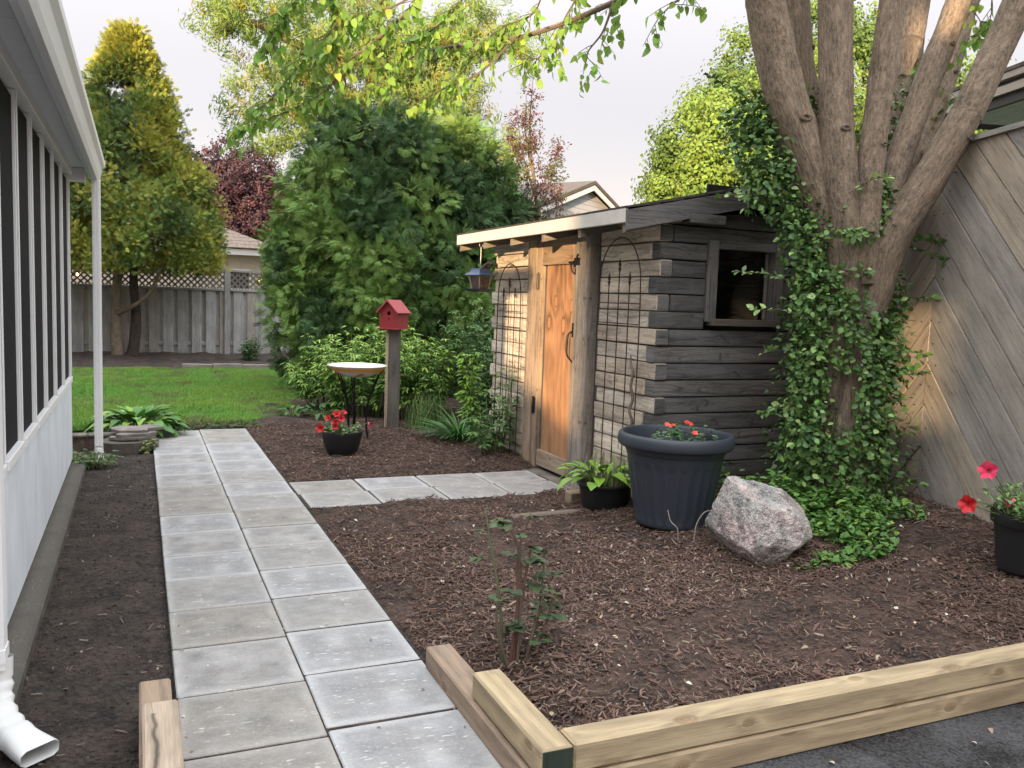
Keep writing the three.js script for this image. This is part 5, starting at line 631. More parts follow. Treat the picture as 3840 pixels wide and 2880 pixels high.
petunia('red and pink petunias filling the bowl pot before the bird bath', [1.745, gh(1.75, -7.93) + 0.18, -7.93], 0.21, 0.17, 34, [[-0.215, 0.08, 0.10, -0.5, 0.25, 0.9, RED, 1.15], [-0.06, 0.19, 0.03, -0.2, 0.7, 0.8, RED, 1.1], [-0.03, 0.16, 0.06, 0.1, 0.4, 0.9, CRI, 1], [-0.075, 0.13, 0.08, -0.4, 0.3, 0.9, RED, 1], [-0.09, 0.10, 0.10, -0.1, 0.1, 1, CRI, 0.9], [0.0, 0.20, 0.0, 0.3, 0.7, 0.5, RED, 0.9], [0.235, 0.12, 0.05, 0.5, -0.5, 0.7, PNK, 1], [-0.12, 0.15, -0.02, -0.5, 0.5, 0.6, RED, 0.9]]);
petunia('red and pink petunias trailing from the pot at the right edge', [4.10, gh(4.1, -2.82) + 0.25, -2.80], 0.30, 0.24, 60, [[-0.36, 0.09, -0.08, -0.9, 0.15, 0.3, RED, 1.25], [-0.22, 0.24, -0.10, -0.85, 0.35, 0.4, C(0.56, 0.03, 0.09), 1.3], [-0.20, 0.12, -0.02, 0.6, -0.6, 0.5, PNK, 0.9], [-0.15, 0.06, 0.03, 0.2, 0.2, 0.9, CRI, 0.9]]);
{ const py = gh(3.19, -4.6) + 0.47; for (const [x, z, s, c, l] of [[3.01, -4.50, 0.9, null, 'small leafy bedding plant at the left in the big planter'], [3.13, -4.62, 1.1, C(0.6, 0.09, 0.04), 'orange flowered bedding plant left of centre in the planter'], [3.31, -4.70, 1.1, C(0.62, 0.03, 0.02), 'red flowered bedding plant right of centre in the planter'], [3.24, -4.50, 0.8, C(0.75, 0.10, 0.08), 'little red and white flowered seedling at the planter front'], [3.42, -4.62, 1.0, null, 'pale leafy bedding plant at the right in the big planter']]) {
  const T = thing('bedding_plant', l, 'flower', [x, py, z], 0, 'bedding plants in the big planter'), MT = [], CO = [], lf = CR(0.038, 0.026, { bend: 0.3, fold: 0.2 }); for (let k = 0; k < 46; k++) { const d = rdir(); d.y = Math.abs(d.y); const p = V(d.x * 0.055, 0.035 + d.y * 0.075, d.z * 0.055).multiplyScalar(s * 1.25); MT.push(xform(p, V(d.x, d.y * 0.3 - 0.1, d.z), V(d.x * 0.4, 1, d.z * 0.4), s * rr(0.8, 1.2))); CO.push(vary(c ? C(0.07, 0.17, 0.05) : C(0.12, 0.19, 0.10), 0.3)); } inst('leaves', lf, leafMat(C(1, 1, 1), { roughness: 0.5 }), MT, CO, T); mesh('stem', tube([[0, -0.02, 0], [0.004, 0.06 * s, 0]], 0.006, 6), leafMat(C(0.15, 0.22, 0.07)), T);
  if (c) { const fg = flowerGeo(0.017, 0.006), fm = dbl({ color: c, roughness: 0.5 }); for (let k = 0; k < 3; k++) { const m = mesh('flower', fg, fm, T); m.applyMatrix4(xform(V(rr(-0.03, 0.03), 0.14 * s + rr(-0.01, 0.012), 0.02 + rr(-0.02, 0.03)), V(rr(-0.4, 0.1), 0.6, 0.6), V(1, 0, 0))); } } } }
// ---------- rose bush ----------
{
  const B = [1.36, gh(1.36, -2.98) - 0.01, -2.98], T = thing('rose_bush', 'sparse rose bush with thin thorny canes and dark leaves', 'shrub', B), MT = [], CO = [], lf = CR(0.052, 0.038, { bend: 0.12, fold: 0.2, p: 0.9 });
  const canes = [[[-0.05, 0.0, 0], [-0.07, 0.2, 0.01], [-0.11, 0.40, 0], [-0.13, 0.52, -0.02]], [[-0.02, 0, 0], [0.0, 0.2, 0.0], [-0.005, 0.36, 0.0], [0.03, 0.50, 0.02]], [[0.0, 0, 0.02], [0.01, 0.25, 0], [-0.02, 0.4, 0.03], [-0.06, 0.47, 0.04]], [[0.04, 0, 0], [0.075, 0.15, 0.01], [0.10, 0.30, 0], [0.10, 0.38, 0]], [[0.06, 0.0, 0.02], [0.13, 0.16, 0.0], [0.15, 0.28, 0.01]], [[-0.04, 0.0, 0.03], [-0.09, 0.14, 0.04], [-0.10, 0.26, 0.05]], [[0.02, 0, 0.04], [0.04, 0.12, 0.06], [0.06, 0.22, 0.06]], [[0.05, 0, -0.03], [0.1, 0.12, -0.04], [0.13, 0.2, -0.05]], [[-0.01, 0, 0], [0.03, 0.3, 0], [0.06, 0.44, 0.0]]];
  canes.forEach(c => c.forEach(p => { p[1] *= 1.22; p[0] *= 1.1; })); for (const c of canes) { mesh('cane', tube(c, [0.007, 0.006, 0.005, 0.003], 7, { n: 14, noise: 0.2 }), std({ color: pick([C(0.12, 0.095, 0.07), C(0.15, 0.075, 0.06), C(0.10, 0.12, 0.06)]), roughness: 0.6 }), T); const cv = new THREE.CatmullRomCurve3(P3(c)); for (let k = 0; k < 4; k++) { const t = rr(0.35, 1), p = cv.getPoint(t), a = rnd() * 6.283, out = V(Math.cos(a), rr(-0.1, 0.4), Math.sin(a)); for (let l = 0; l < 5; l++) { const q = p.clone().addScaledVector(out, 0.025 + 0.02 * Math.ceil(l / 2)); const s = l === 0 ? 0 : l % 2 ? 1 : -1; const d = V(Math.cos(a + s * 1.1), out.y - 0.1, Math.sin(a + s * 1.1)); MT.push(xform(q, d, V(rr(-0.4, 0.4), 1, rr(-0.4, 0.4)), rr(0.7, 1.15))); CO.push(vary(t > 0.85 && rnd() < 0.35 ? C(0.10, 0.055, 0.04) : C(0.055, 0.085, 0.038), 0.3)); } } }
  inst('leaves', lf, leafMat(C(1, 1, 1), { transmission: 0.08, roughness: 0.45 }), MT, CO, T);
}
// ---------- conifers ----------
function sprayGeo(L, n, w, droop) { const g = []; const blade = (b, d, l, ww) => { const q = leafGeo(l, ww, 2, { prof: t => [0.5, 1, 0][Math.round(t * 2)] }); q.applyMatrix4(xform(b, d, V(rr(-0.3, 0.3), rr(-0.3, 0.3), 1))); g.push(q); };
  blade(V(0, 0, 0), V(0, 1, 0), L, w); for (let i = 0; i < n; i++) { const t = 0.12 + 0.75 * i / n, s = i % 2 ? 1 : -1, l = L * 0.55 * (1 - 0.55 * t); blade(V(0, t * L, -droop * L * t * t), V(s * 0.85, 0.75, rr(-0.35, 0.2)), l, w); } return merge(g); }
const twigLeaves = (n, L, W, R, droop, o) => { const g = []; for (let i = 0; i < n; i++) { const q = leafGeo(L * rr(0.75, 1.15), W, 2, Object.assign({ bend: 0.2 }, o)); const d = rdir(); q.applyMatrix4(xform(V(d.x * R, d.y * R + rr(0, R), d.z * R), V(d.x, d.y * 0.5 - droop, d.z), V(rr(-0.5, 0.5), 1, rr(-0.5, 0.5)))); g.push(q); } return merge(g); };
// clumps over ellipsoids; each instance points outward
function clumpy(ells, nCl, per, cr, o = {}) {
  const MT = [], CO = [], tot = ells.reduce((s, e) => s + e[3] * e[4], 0);
  for (const [cx, cy, cz, rx, ry, rz] of ells) { const N = Math.round(nCl * rx * ry / tot);
    for (let k = 0; k < N; k++) { const d = rdir(), q = o.shell ? 0.82 + rnd() * 0.2 : Math.pow(rnd(), 0.4), lump = 1 + (o.lump ?? 0.25) * (fbm(d.x * 2.2 + cx, d.y * 2.2 + cy, d.z * 2.2, 3) - 0.5) * 2; const c = V(cx + d.x * rx * q * lump, cy + d.y * ry * q * lump, cz + d.z * rz * q * lump), col = o.color(c, d, q); if (o.keep && !o.keep(c)) continue; const R = cr * rr(0.7, 1.3);
      for (let i = 0; i < per; i++) { const e = rdir(), f = d.clone().multiplyScalar(0.55).add(e); const p = c.clone().addScaledVector(f, R * rr(0.3, 0.8)); if (p.y < 0.05) continue; const dir = f.clone().normalize(); dir.y += o.up ?? 0; MT.push(xform(p, dir, d.clone().add(rdir().multiplyScalar(0.6)), rr(0.7, 1.25) * (o.s || 1))); CO.push(vary(col, o.va ?? 0.22, 0.08)); } } }
  return [MT, CO];
}
{ // big dark arborvitae
  const T = thing('arborvitae', 'big dense dark green conifer behind the shed and peonies', 'tree', [3.85, -0.1, -13.4]);
  mesh('trunk', tube([[0, 0, 0], [0.05, 1.2, 0], [0.0, 2.6, 0], [0, 4.0, 0]], [0.16, 0.13, 0.09, 0.03], 12, { n: 20, noise: 0.15 }), M_bark, T);
  for (const [a, b] of [[[0, 0.6, 0.1], [-0.9, 1.2, 0.6]], [[0, 0.8, 0.1], [0.9, 1.5, 0.5]], [[0, 1.0, 0.1], [-0.3, 2.4, 0.9]], [[0, 0.9, 0], [0.2, 1.6, 1.1]]]) mesh('limb', tube([a, [(a[0] + b[0]) / 2, (a[1] + b[1]) / 2 - 0.1, (a[2] + b[2]) / 2], b], [0.07, 0.05, 0.02], 8), M_bark, T);
  const E = [[0, 2.1, 0, 1.62, 1.7, 1.5], [-0.35, 3.3, 0.1, 0.95, 1.25, 0.95], [0.85, 3.2, 0.1, 0.85, 1.25, 0.85], [-1.15, 2.0, 0.3, 0.75, 1.2, 0.8], [1.2, 2.0, 0.4, 0.6, 1.3, 0.7], [-0.6, 1.5, 0.8, 0.9, 1.0, 0.7], [0.5, 1.4, 1.0, 0.9, 1.0, 0.7], [-1.45, 1.35, 0.2, 0.42, 0.75, 0.5]];
  const [MT, CO] = clumpy(E, 1500, 34, 0.25, { shell: true, up: -0.3, lump: 0.62, s: 0.66, color: (c, d) => { const n = fbm(c.x * 1.5, c.y * 1.5, c.z * 1.5, 2); return n > 0.54 ? C(0.155, 0.255, 0.058) : n > 0.44 ? C(0.092, 0.172, 0.045) : C(0.052, 0.108, 0.036); } });
  inst('foliage', sprayGeo(0.26, 12, 0.019, 0.3), leafMat(C(1, 1, 1), { transmission: 0.12, roughness: 0.75 }), MT, CO, T);
}
{ // golden cedar at the left of the fence
  const T = thing('golden_conifer', 'tall pointed golden green conifer in front of the back fence', 'tree', [-0.25, 0, -19.9]);
  mesh('trunk', tube([[-0.15, -0.05, 0], [-0.2, 0.9, 0], [-0.12, 2.2, 0], [0, 4.5, 0], [0.05, 6.3, 0]], [0.14, 0.105, 0.09, 0.05, 0.02], 14, { n: 40, noise: 0.25 }), M_bark, T);
  mesh('trunk', tube([[0.1, -0.05, 0.05], [0.2, 0.8, 0.05], [0.15, 1.6, 0], [0.2, 3, 0], [0.1, 4.2, 0]], [0.13, 0.10, 0.085, 0.06, 0.02], 14, { n: 40, noise: 0.25 }), std({ color: C(0.09, 0.075, 0.065), map: barkT, bumpMap: barkB, bumpScale: 0.01, roughness: 0.95 }), T);
  mesh('limb', tube([[-0.18, 0.95, 0.05], [0.1, 1.1, 0.3], [0.45, 1.4, 0.45], [0.65, 1.85, 0.5], [0.8, 2.3, 0.5]], [0.055, 0.045, 0.04, 0.035, 0.02], 10, { n: 24 }), M_bark, T);
  const MT = [], CO = [];
  for (let k = 0; k < 2900; k++) { const y = 1.95 + Math.pow(rnd(), 1.2) * 4.7, t = (y - 1.95) / 4.8, prof = t < 0.12 ? 0.80 + t * 1.6 : Math.pow(1 - (t - 0.12) / 0.88, 0.98), a = rnd() * 6.283, lump = 1 + 0.9 * (fbm(Math.cos(a) * 2 + 3, Math.sin(a) * 2, y * 1.6, 3) - 0.5), R = 1.92 * prof * lump, q = rnd() < 0.75 ? rr(0.78, 1.02) : rr(0.3, 0.8), c = V(Math.cos(a) * R * q + 0.10 + (t < 0.4 ? 0.05 : -0.02), y, Math.sin(a) * R * q * 0.9), n = fbm(c.x * 1.8, c.y * 1.8, c.z * 1.8 + 40, 3); if (n < 0.42) continue;
    const col = n > 0.53 ? C(0.33, 0.34, 0.06) : n > 0.46 ? C(0.185, 0.255, 0.055) : C(0.085, 0.145, 0.045); for (let i = 0; i < 26; i++) { const e = rdir(), f = V(Math.cos(a) * 0.6, 0.15, Math.sin(a) * 0.6).add(e); MT.push(xform(c.clone().addScaledVector(f, rr(0.05, 0.22)), V(f.x, f.y + 0.25, f.z), V(Math.cos(a), 0.3, Math.sin(a)).add(rdir().multiplyScalar(0.6)), rr(0.3, 0.6))); CO.push(vary(col, 0.25, 0.08)); } }
  inst('foliage', sprayGeo(0.24, 11, 0.022, 0.15), leafMat(C(1, 1, 1), { transmission: 0.14, roughness: 0.75 }), MT, CO, T);
}
// ---------- broadleaf trees beyond ----------
function tree(name, label, pos, trunkPts, rad, limbs, ells, nCl, per, cr, geo, o) {
  const T = thing(name, label, 'tree', pos); mesh('trunk', tube(trunkPts, rad, 12, { n: 30, noise: 0.12 }), o.bark || M_bark, T); for (const l of limbs) mesh('limb', tube(l, l.map((_, i) => rad[0] * 0.55 * (1 - 0.8 * i / (l.length - 1))), 8, { n: 16 }), o.bark || M_bark, T);
  const [MT, CO] = clumpy(ells, nCl, per, cr, o); inst('leaves', geo, leafMat(C(1, 1, 1), { transmission: o.tr ?? 0.3, roughness: 0.8 }), MT, CO, T); return T;
}
tree('willow', 'tall pale yellow-green willow rising behind the dark conifer', [5.1, -0.1, -22.6], [[0, 0, 0], [-0.05, 3, 0], [0.0, 5.3, 0], [-0.1, 6.0, 0], [-0.4, 7.4, 0.1], [-0.7, 9.5, 0.2]], [0.32, 0.27, 0.22, 0.19, 0.13, 0.05],
  [[[0.05, 4.6, 0], [0.8, 5.4, 0.2], [1.6, 6.8, 0.3], [2.6, 8.4, 0.4]], [[-0.05, 5.8, 0], [0.3, 6.6, 0.1], [0.5, 8, 0.2], [0.6, 9.6, 0.3]], [[-0.05, 5.2, 0], [-1.2, 5.8, 0.3], [-2.2, 6.4, 0.5]], [[-0.3, 7, 0], [-1.5, 7.7, 0.4], [-2.7, 8.0, 0.6], [-3.4, 7.6, 0.7]], [[0.8, 5.4, 0.2], [2, 5.6, 0.6], [3.2, 5.8, 0.8]]],
  [[-1.9, 6.1, 0.4, 1.25, 1.1, 1.1], [-0.4, 4.4, 0.3, 0.9, 1.1, 1.0], [-0.2, 7.8, 0, 2.2, 1.5, 1.6], [-2.6, 8.0, 0.4, 1.3, 0.8, 1.0], [1.9, 7.2, 0.4, 2.0, 1.7, 1.4], [2.8, 5.2, 0.6, 1.6, 1.5, 1.2], [1.2, 4.2, 0.4, 1.4, 1.1, 1.0], [3.4, 8.4, 0.3, 1.6, 1.0, 1.2]], 1500, 12, 0.30, twigLeaves(7, 0.16, 0.032, 0.10, 0.55), { up: -0.7, lump: 0.4, bark: std({ color: C(0.25, 0.20, 0.14), map: barkT, bumpMap: barkB, bumpScale: 0.01, roughness: 0.95 }), color: c => rnd() < 0.14 ? C(0.34, 0.30, 0.06) : C(0.23, 0.33, 0.08), keep: c => fbm(c.x * 0.9, c.y * 0.9, c.z * 0.9 + 7, 3) > 0.40 });
tree('maple_tree', 'sunlit yellow-green maple behind the shed roof', [18.5, -0.1, -20.6], [[0, 0, 0], [0, 3, 0], [0, 6, 0], [0, 9, 0]], [0.35, 0.3, 0.2, 0.06], [[[0, 3, 0], [-2, 5, 0.5], [-3.4, 6, 0.6]], [[0, 3.5, 0], [2, 5, 0.8], [3.4, 6, 1]]],
  [[0, 6.2, 0, 3.7, 4.2, 3.2], [-3.2, 5.2, 0.6, 2.2, 2.6, 2.0], [-4.2, 4.0, 0.4, 1.6, 2.0, 1.5], [3.8, 5.0, 0.6, 2.6, 3.0, 2.2], [0.5, 3.2, 1.5, 3.2, 2.0, 2.2], [4.5, 7.2, 0.5, 2.2, 2.4, 2.0]], 2400, 16, 0.36, twigLeaves(7, 0.10, 0.085, 0.11, 0.35), { shell: true, up: -0.1, lump: 0.3, tr: 0.25, color: c => { const n = fbm(c.x * 0.8, c.y * 0.8, c.z * 0.8, 2); return n > 0.5 ? C(0.20, 0.30, 0.055) : C(0.115, 0.19, 0.042); } });
tree('copper_beech', 'dark purple leaved tree behind the far house roof', [3.5, -0.1, -36.2], [[0, 0, 0], [0, 4, 0], [0, 7, 0]], [0.3, 0.25, 0.06], [[[0, 3, 0], [-1.2, 4.5, 0.4], [-1.6, 5.2, 0.5]], [[0, 3.3, 0], [1.2, 4.8, 0.4], [1.6, 5.4, 0.5]]],
  [[0, 5.2, 0, 2.2, 2.3, 1.8], [-1.1, 4.8, 0.4, 1.3, 1.5, 1.2], [1.1, 4.6, 0.6, 1.4, 1.7, 1.2], [-0.6, 3.0, 0.8, 1.4, 1.4, 1.0]], 900, 14, 0.30, twigLeaves(7, 0.11, 0.09, 0.11, 0.3), { up: 0, lump: 0.3, tr: 0.15, color: c => rnd() < 0.3 ? C(0.115, 0.055, 0.065) : C(0.072, 0.042, 0.055) });
tree('red_sapling', 'thin sapling with sparse dark red leaves right of the dark conifer', [6.1, -0.1, -13.3], [[-0.1, 0, 0], [0, 1.5, 0], [0.05, 3.2, 0], [-0.12, 4.4, 0], [-0.1, 5.3, 0]], [0.04, 0.035, 0.025, 0.015, 0.006], [[[0.05, 3.0, 0], [0.25, 3.6, 0.1], [0.42, 4.4, 0.1]], [[0.05, 2.6, 0], [0.35, 3.0, 0.1], [0.45, 3.6, 0.1]], [[0, 3.4, 0], [-0.3, 4.1, 0.1], [-0.42, 4.8, 0.1]], [[0, 2.4, 0], [0.5, 2.9, 0], [1.0, 3.0, 0]], [[0, 3.6, 0], [-0.2, 4.4, 0], [-0.25, 5.0, 0.1]]],
  [[-0.1, 4.5, 0, 0.16, 0.8, 0.16], [-0.35, 4.2, 0.1, 0.22, 0.6, 0.2], [0.35, 3.8, 0.1, 0.15, 0.6, 0.15], [0.1, 3.4, 0, 0.35, 0.6, 0.3], [0.7, 2.95, 0, 0.35, 0.1, 0.1], [0, 2.6, 0.1, 0.4, 0.5, 0.3]], 210, 5, 0.07, twigLeaves(5, 0.06, 0.026, 0.04, 0.0), { up: 0.3, color: c => rnd() < 0.6 ? C(0.14, 0.06, 0.045) : C(0.11, 0.12, 0.04) });
for (const [p, s, l] of [[[12.2, -0.1, -32], 1.0, 'small distant green tree left of the gabled house'], [[17.5, -0.1, -36], 0.95, 'distant green treetop behind the house gable']])
  tree('distant_tree', l, p, [[0, 0, 0], [0, 3, 0], [0, 5.0 * s, 0]], [0.2, 0.15, 0.04], [], [[0, 4.0 * s, 0, 1.9, 1.9, 1.6], [1.3, 3.8 * s, 0, 1.2, 1.3, 1.2], [2.4, 3.8 * s, 0.2, 1.0, 1.2, 1.0], [-1.2, 3.4, 0, 1.2, 1.4, 1.2]], 240, 11, 0.3, twigLeaves(6, 0.13, 0.1, 0.12, 0.2), { up: 0.2, color: () => C(0.09, 0.15, 0.045) });
tree('distant_tree', 'green treetops between the far house and the dark conifer', [-3.5, -0.1, -40], [[0, 0, 0], [0, 3, 0], [0, 5, 0]], [0.3, 0.2, 0.05], [], [[0, 4.5, 0, 3.0, 2.6, 2]], 200, 12, 0.4, twigLeaves(6, 0.16, 0.12, 0.14, 0.2), { up: 0.2, color: () => C(0.08, 0.13, 0.04) });
// ---------- houses beyond ----------
{
  const wl = std({ color: C(0.50, 0.50, 0.53), roughness: 0.7 }), wt = std({ color: C(0.75, 0.74, 0.74), roughness: 0.6 }), rf = std({ color: C(0.20, 0.165, 0.14), map: wr(TX.shingle, [1, 1]), roughness: 0.9 });
  const H = thing('gabled_house', 'pale sided house gable with white trim behind the shed roof', 'house', [15.45, 0, -28.9], 0.6);
  const w = 3.6, e = 4.72, r = 5.80; const slope = (r - e) / w;
  for (let y = 0; y < r - 0.15; y += 0.2) { const hw = y < e ? w : w - (y - e) / slope, h2 = y + 0.19 < e ? w : Math.max(0.02, w - (y + 0.19 - e) / slope); mesh('siding', prism([[-hw, y], [hw, y], [h2, y + 0.19], [-h2, y + 0.19]], V(0, 0, 0), V(1, 0, 0), V(0, 1, 0), V(0, 0.0, 1), 0.03), wl, H); }
  mesh('wall_core', slab(-w, w, 0, e, -8, -0.01, 'x'), wl, H);
  for (const s of [-1, 1]) { mesh('rake_trim', prism([[s * (w + 0.35), e - 0.10 - 0.18], [0, r - 0.0 - 0.09], [0, r + 0.10], [s * (w + 0.35), e - 0.10]], V(0, 0.02, 0.25), V(1, 0, 0), V(0, 1, 0), V(0, 0, 1), 0.05), wt, H); mesh('roof_slope', prism([[s * (w + 0.4), e - 0.07], [0, r + 0.14], [0, r + 0.27], [s * (w + 0.4), e + 0.05]], V(0, 0.01, -8), V(1, 0, 0), V(0, 1, 0), V(0, 0, 1), 8.33), rf, H); }
  const B = thing('beige_house', 'low beige house with a tan shingled hip roof beyond the back fence', 'house', [0, 0, 0]), bw = std({ color: C(0.55, 0.49, 0.42), roughness: 0.8 }), br = std({ color: C(0.40, 0.31, 0.245), map: wr(TX.shingle, [0.8, 0.8]), roughness: 0.9 }), X = 3.75, Z = -28.0;
  for (let x = -9; x < X - 0.1; x += 0.41) { mesh('wall_panel', slab(x, x + 0.40, 0, 2.62, Z - 0.05, Z, 'y', 0.004), bw, B); mesh('batten', slab(x - 0.03, x + 0.03, 0, 2.62, Z + 0.002, Z + 0.03, 'y', 0.004), bw, B); }
  mesh('wall_panel', slab(X - 0.05, X, 0, 2.62, Z - 8, Z - 0.06, 'z', 0.004), bw, B); mesh('fascia', slab(-9.3, X + 0.35, 2.62, 2.80, Z - 0.1, Z + 0.35, 'x'), wt, B);
  for (let c = 0; c < 10; c++) { const a = c * 0.28, b = a + 0.30, y0 = 2.80 + a * 0.42; const g = prism([[-9.3, 0], [X + 0.4 - a, 0], [X + 0.4 - b, 0.28], [-9.3, 0.28]], V(0, y0 + 0.02, Z + 0.4 - a), V(1, 0, 0), V(0, 0.39, -0.92), V(0, 0.92, 0.39), 0.03); mesh('shingle_course', g, br, B); const g2 = prism([[0, 0], [8 - a, 0], [8 - a, 0.28], [0.28, 0.28]], V(X + 0.4 - a, y0 + 0.02, Z + 0.4 - a), V(0, 0, -1), V(-0.92, 0.39, 0), V(0.39, 0.92, 0), 0.03); mesh('shingle_course', g2, br, B); }
  const w1 = mesh('window', slab(2.55, 3.2, 1.55, 2.2, Z + 0.032, Z + 0.07, 'x'), wt, B); mesh('pane', slab(2.60, 3.15, 1.60, 2.15, Z + 0.072, Z + 0.08, 'x', 0.002), std({ color: C(0.05, 0.05, 0.06), roughness: 0.15 }), w1);
}
// ---------- lawn grass ----------
{
  const g = []; for (let i = 0; i < 6; i++) { const q = leafGeo(rr(0.05, 0.085), 0.006, 2, { bend: rr(0.1, 0.5), prof: t => 1 - t * t }); q.applyMatrix4(xform(V(rr(-0.03, 0.03), 0, rr(-0.03, 0.03)), V(rr(-0.5, 0.5), 1, rr(-0.5, 0.5)), V(rr(-1, 1), 0, rr(-1, 1)))); g.push(q); }
  const geo = merge(g), MT = [], CO = []; for (let k = 0; k < 130000; k++) { const z = -10.0 - 7.4 * Math.pow(rnd(), 1.15), x = rr(-1.8, 3.3); if (!inLawn(x, z)) continue; const n = fbm(x * 1.6, z * 1.6, 5, 3); if (n < 0.30 && rnd() < 0.6) continue; MT.push(xform(V(x, -0.025 + (fbm(x * 0.7, z * 0.7, 8, 2) - 0.5) * 0.05, z), V(rr(-0.25, 0.25), 1, rr(-0.25, 0.25)), V(rr(-1, 1), 0, rr(-1, 1)), rr(0.7, 1.25) * (0.75 + 0.5 * n))); const dry = fbm(x * 3, z * 3, 11, 3); CO.push(vary(dry > 0.63 ? C(0.22, 0.29, 0.09) : C(0.22 + 0.12 * (n - 0.5), 0.40, 0.075), 0.25, 0.08)); }
  inst('lawn_grass', geo, leafMat(C(1, 1, 1), { transmission: 0.3, roughness: 0.6 }), MT, CO, scene, { label: 'short bright green lawn grass', category: 'grass' });
  // loose thatch and clippings along the cut lawn edge
  const M2 = [], C2 = []; for (let k = 0; k < 2600; k++) { const x = rr(-0.3, 1.3), z = -9.98 + gauss() * 0.10; M2.push(xform(V(x, -0.03 + rnd() * 0.05, z), V(rr(-1, 1), rr(-0.1, 0.5), rr(-1, 1)), V(rr(-1, 1), 1, rr(-1, 1)), rr(0.6, 1.4))); C2.push(vary(rnd() < 0.5 ? C(0.13, 0.12, 0.08) : C(0.08, 0.13, 0.04), 0.35)); } inst('grass_edge', CR(0.09, 0.007, { bend: 0.4 }), leafMat(C(1, 1, 1)), M2, C2, scene, { label: 'rough dry grass roots along the cut lawn edge', category: 'grass' });
}
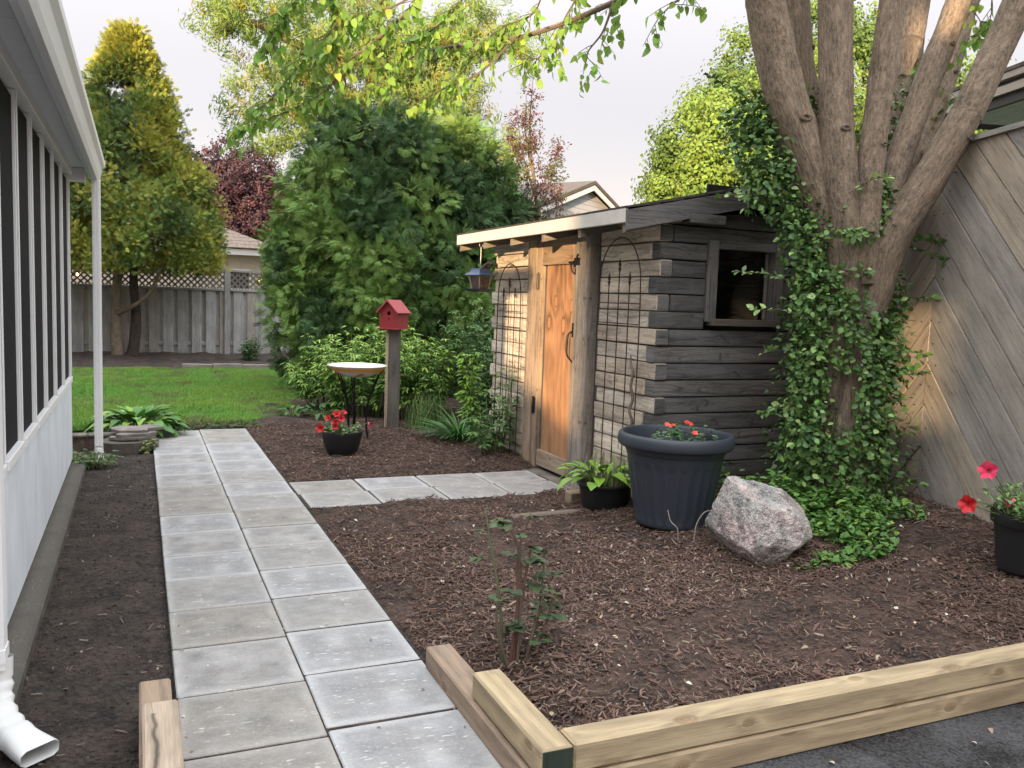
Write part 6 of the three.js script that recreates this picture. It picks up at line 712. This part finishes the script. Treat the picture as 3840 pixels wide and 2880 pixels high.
// ---------- mulch chips and debris ----------
{
  const chip = (L, W, H, b) => { const g = new THREE.BoxGeometry(L, H, W, 3, 1, 1), p = g.attributes.position; for (let i = 0; i < p.count; i++) { const t = p.getX(i) / L, k = 1 - Math.abs(t) * 0.9; p.setZ(i, p.getZ(i) * (0.35 + 0.65 * k) + b * L * t * t); p.setY(i, p.getY(i) - 0.25 * L * t * t * b + (t > 0 ? 0.002 : 0)); } g.computeVertexNormals(); return g; };
  const geos = [chip(0.055, 0.009, 0.005, 0.15), chip(0.034, 0.013, 0.005, 0.05), chip(0.075, 0.005, 0.004, 0.35)], zones = [];
  const cols = [C(0.112, 0.064, 0.046), C(0.145, 0.089, 0.066), C(0.082, 0.050, 0.039), C(0.175, 0.115, 0.087), C(0.125, 0.085, 0.069)], pale = [C(0.30, 0.24, 0.18), C(0.22, 0.165, 0.125)];
  const lists = [[[], []], [[], []], [[], []]];
  const drop = (n, fx, sc, pp) => { for (let k = 0; k < n; k++) { const q = fx(); if (!q) continue; const [x, z] = q, gi = rnd() < 0.45 ? 0 : rnd() < 0.6 ? 1 : 2, a = rnd() * 6.283; const m = new THREE.Matrix4().makeRotationFromEuler(new THREE.Euler(gauss() * 0.45, a, gauss() * 0.4)); const s = sc * rr(0.5, 1.3); m.scale(V(s, s, s)); m.setPosition(x, gh(x, z) + 0.004 + rnd() * 0.012, z); lists[gi][0].push(m); lists[gi][1].push(vary(rnd() < pp ? pick(pale) : pick(cols), 0.35, 0.08)); } };
  drop(72000, () => { const x = rr(1.1, 5.2), z = rr(-5.98, -2.28); const q = fbm(x * 2, z * 2, 21, 3); if (q < 0.46 && rnd() < 0.75) return null; return [x, z]; }, 0.55, 0.03);
  drop(3200, () => { const x = rr(1.1, 5.0), z = rr(-5.98, -2.28); return fbm(x * 2, z * 2, 21, 3) < 0.48 && rnd() < 0.7 ? null : [x, z]; }, 1.0, 0.06);
  drop(14000, () => { const x = rr(1.1, 3.6), z = rr(-9.95, -6.9); return [x, z]; }, 0.68, 0.03);
  drop(1600, () => { const x = rr(2.3, 3.6), z = rr(-4.75, -3.3); return [x, z]; }, 0.7, 0.35);
  drop(2200, () => [rr(3.4, 6.4), rr(-12, -8.6)], 0.9, 0.08);
  drop(260, () => { const x = rr(1.0, 3.1); return [x, -6.0 + Math.abs(gauss()) * -0.04]; }, 0.6, 0.0);
  geos.forEach((g, i) => { inst('bark_mulch', g, std({ color: C(1, 1, 1), roughness: 0.9 }), lists[i][0], lists[i][1], scene, { label: ['short brown bark mulch slivers over the beds', 'flat brown bark mulch flakes over the beds', 'curled stringy bark mulch fibres over the beds'][i], category: 'mulch' }); });
  // clods and crumbs on the bare soil strip
  const clod = new THREE.IcosahedronGeometry(1, 1); { const p = clod.attributes.position; for (let i = 0; i < p.count; i++) { const k = 1 + 0.6 * (fbm(p.getX(i) * 2 + 9, p.getY(i) * 2, p.getZ(i) * 2, 2) - 0.5); p.setXYZ(i, p.getX(i) * k, p.getY(i) * k * 0.7, p.getZ(i) * k); } clod.computeVertexNormals(); }
  const MT = [], CO = []; for (let k = 0; k < 9000; k++) { const x = rr(-0.42, 0.115), z = -1.6 - 6.9 * Math.pow(rnd(), 1.3), s = 0.0016 + Math.pow(rnd(), 9) * 0.007; const m = new THREE.Matrix4().makeRotationFromEuler(new THREE.Euler(rnd() * 6, rnd() * 6, rnd() * 6)); m.scale(V(s * rr(0.7, 1.5), s, s)); m.setPosition(x, gh(x, z) + s * 0.3, z); MT.push(m); CO.push(vary(rnd() < 0.01 ? C(0.22, 0.19, 0.17) : C(0.060, 0.050, 0.045), 0.4)); }
  inst('soil_crumbs', clod, std({ color: C(1, 1, 1), roughness: 1 }), MT, CO, scene, { label: 'dark soil crumbs on the bare strip by the sunroom', category: 'soil' });
  const M2 = [], C2 = []; for (let k = 0; k < 170; k++) { const x = rr(-0.42, 0.115), z = -1.8 - 6.9 * rnd(); const m = new THREE.Matrix4().makeRotationFromEuler(new THREE.Euler(gauss() * 0.3, rnd() * 6.28, gauss() * 0.3)); const s = rr(0.25, 0.75); m.scale(V(s, s, s)); m.setPosition(x, gh(x, z) + 0.008, z); M2.push(m); C2.push(vary(pick([C(0.20, 0.16, 0.125), C(0.12, 0.095, 0.08), C(0.28, 0.24, 0.20)]), 0.3)); } inst('soil_litter', geos[0], std({ color: C(1, 1, 1), roughness: 0.9 }), M2, C2, scene, { label: 'twigs and dead leaf bits on the bare soil strip', category: 'litter' });
  // dead leaves scattered over the beds, path edge and driveway
  const M3 = [], C3 = []; for (let k = 0; k < 330; k++) { const r = rnd(); let x, z, y; if (r < 0.72) { x = rr(1.2, 4.6); z = rr(-5.6, -2.35); y = gh(x, z) + 0.014; } else if (r < 0.8) { x = rr(1.8, 3.4); z = rr(-2.1, -1.4); y = 0.004; } else if (r < 0.9) { x = rr(0.15, 1.05); z = rr(-6, -2); y = 0.006; if (rnd() < 0.75) x = pick([0.14, 1.06, 0.59]) + gauss() * 0.02; } else { x = rr(3.3, 4.6); z = rr(-3.4, -2.5); y = gh(x, z) + 0.014; } M3.push(xform(V(x, y, z), V(rr(-1, 1), rr(-0.1, 0.2), rr(-1, 1)), V(rr(-0.4, 0.4), 1, rr(-0.4, 0.4)), rr(0.3, 0.9) * (r > 0.8 && r < 0.9 ? 0.5 : 1))); C3.push(vary(pick([C(0.46, 0.40, 0.31), C(0.30, 0.23, 0.16), C(0.55, 0.50, 0.42), C(0.2, 0.14, 0.1)]), 0.2)); }
  inst('dead_leaves', CR(0.045, 0.024, { bend: 0.3, fold: 0.5 }), dbl({ color: C(1, 1, 1), roughness: 0.8 }), M3, C3, scene, { label: 'small pale dead leaves scattered over mulch and paving', category: 'litter' });
}
renderer.render(scene, camera);
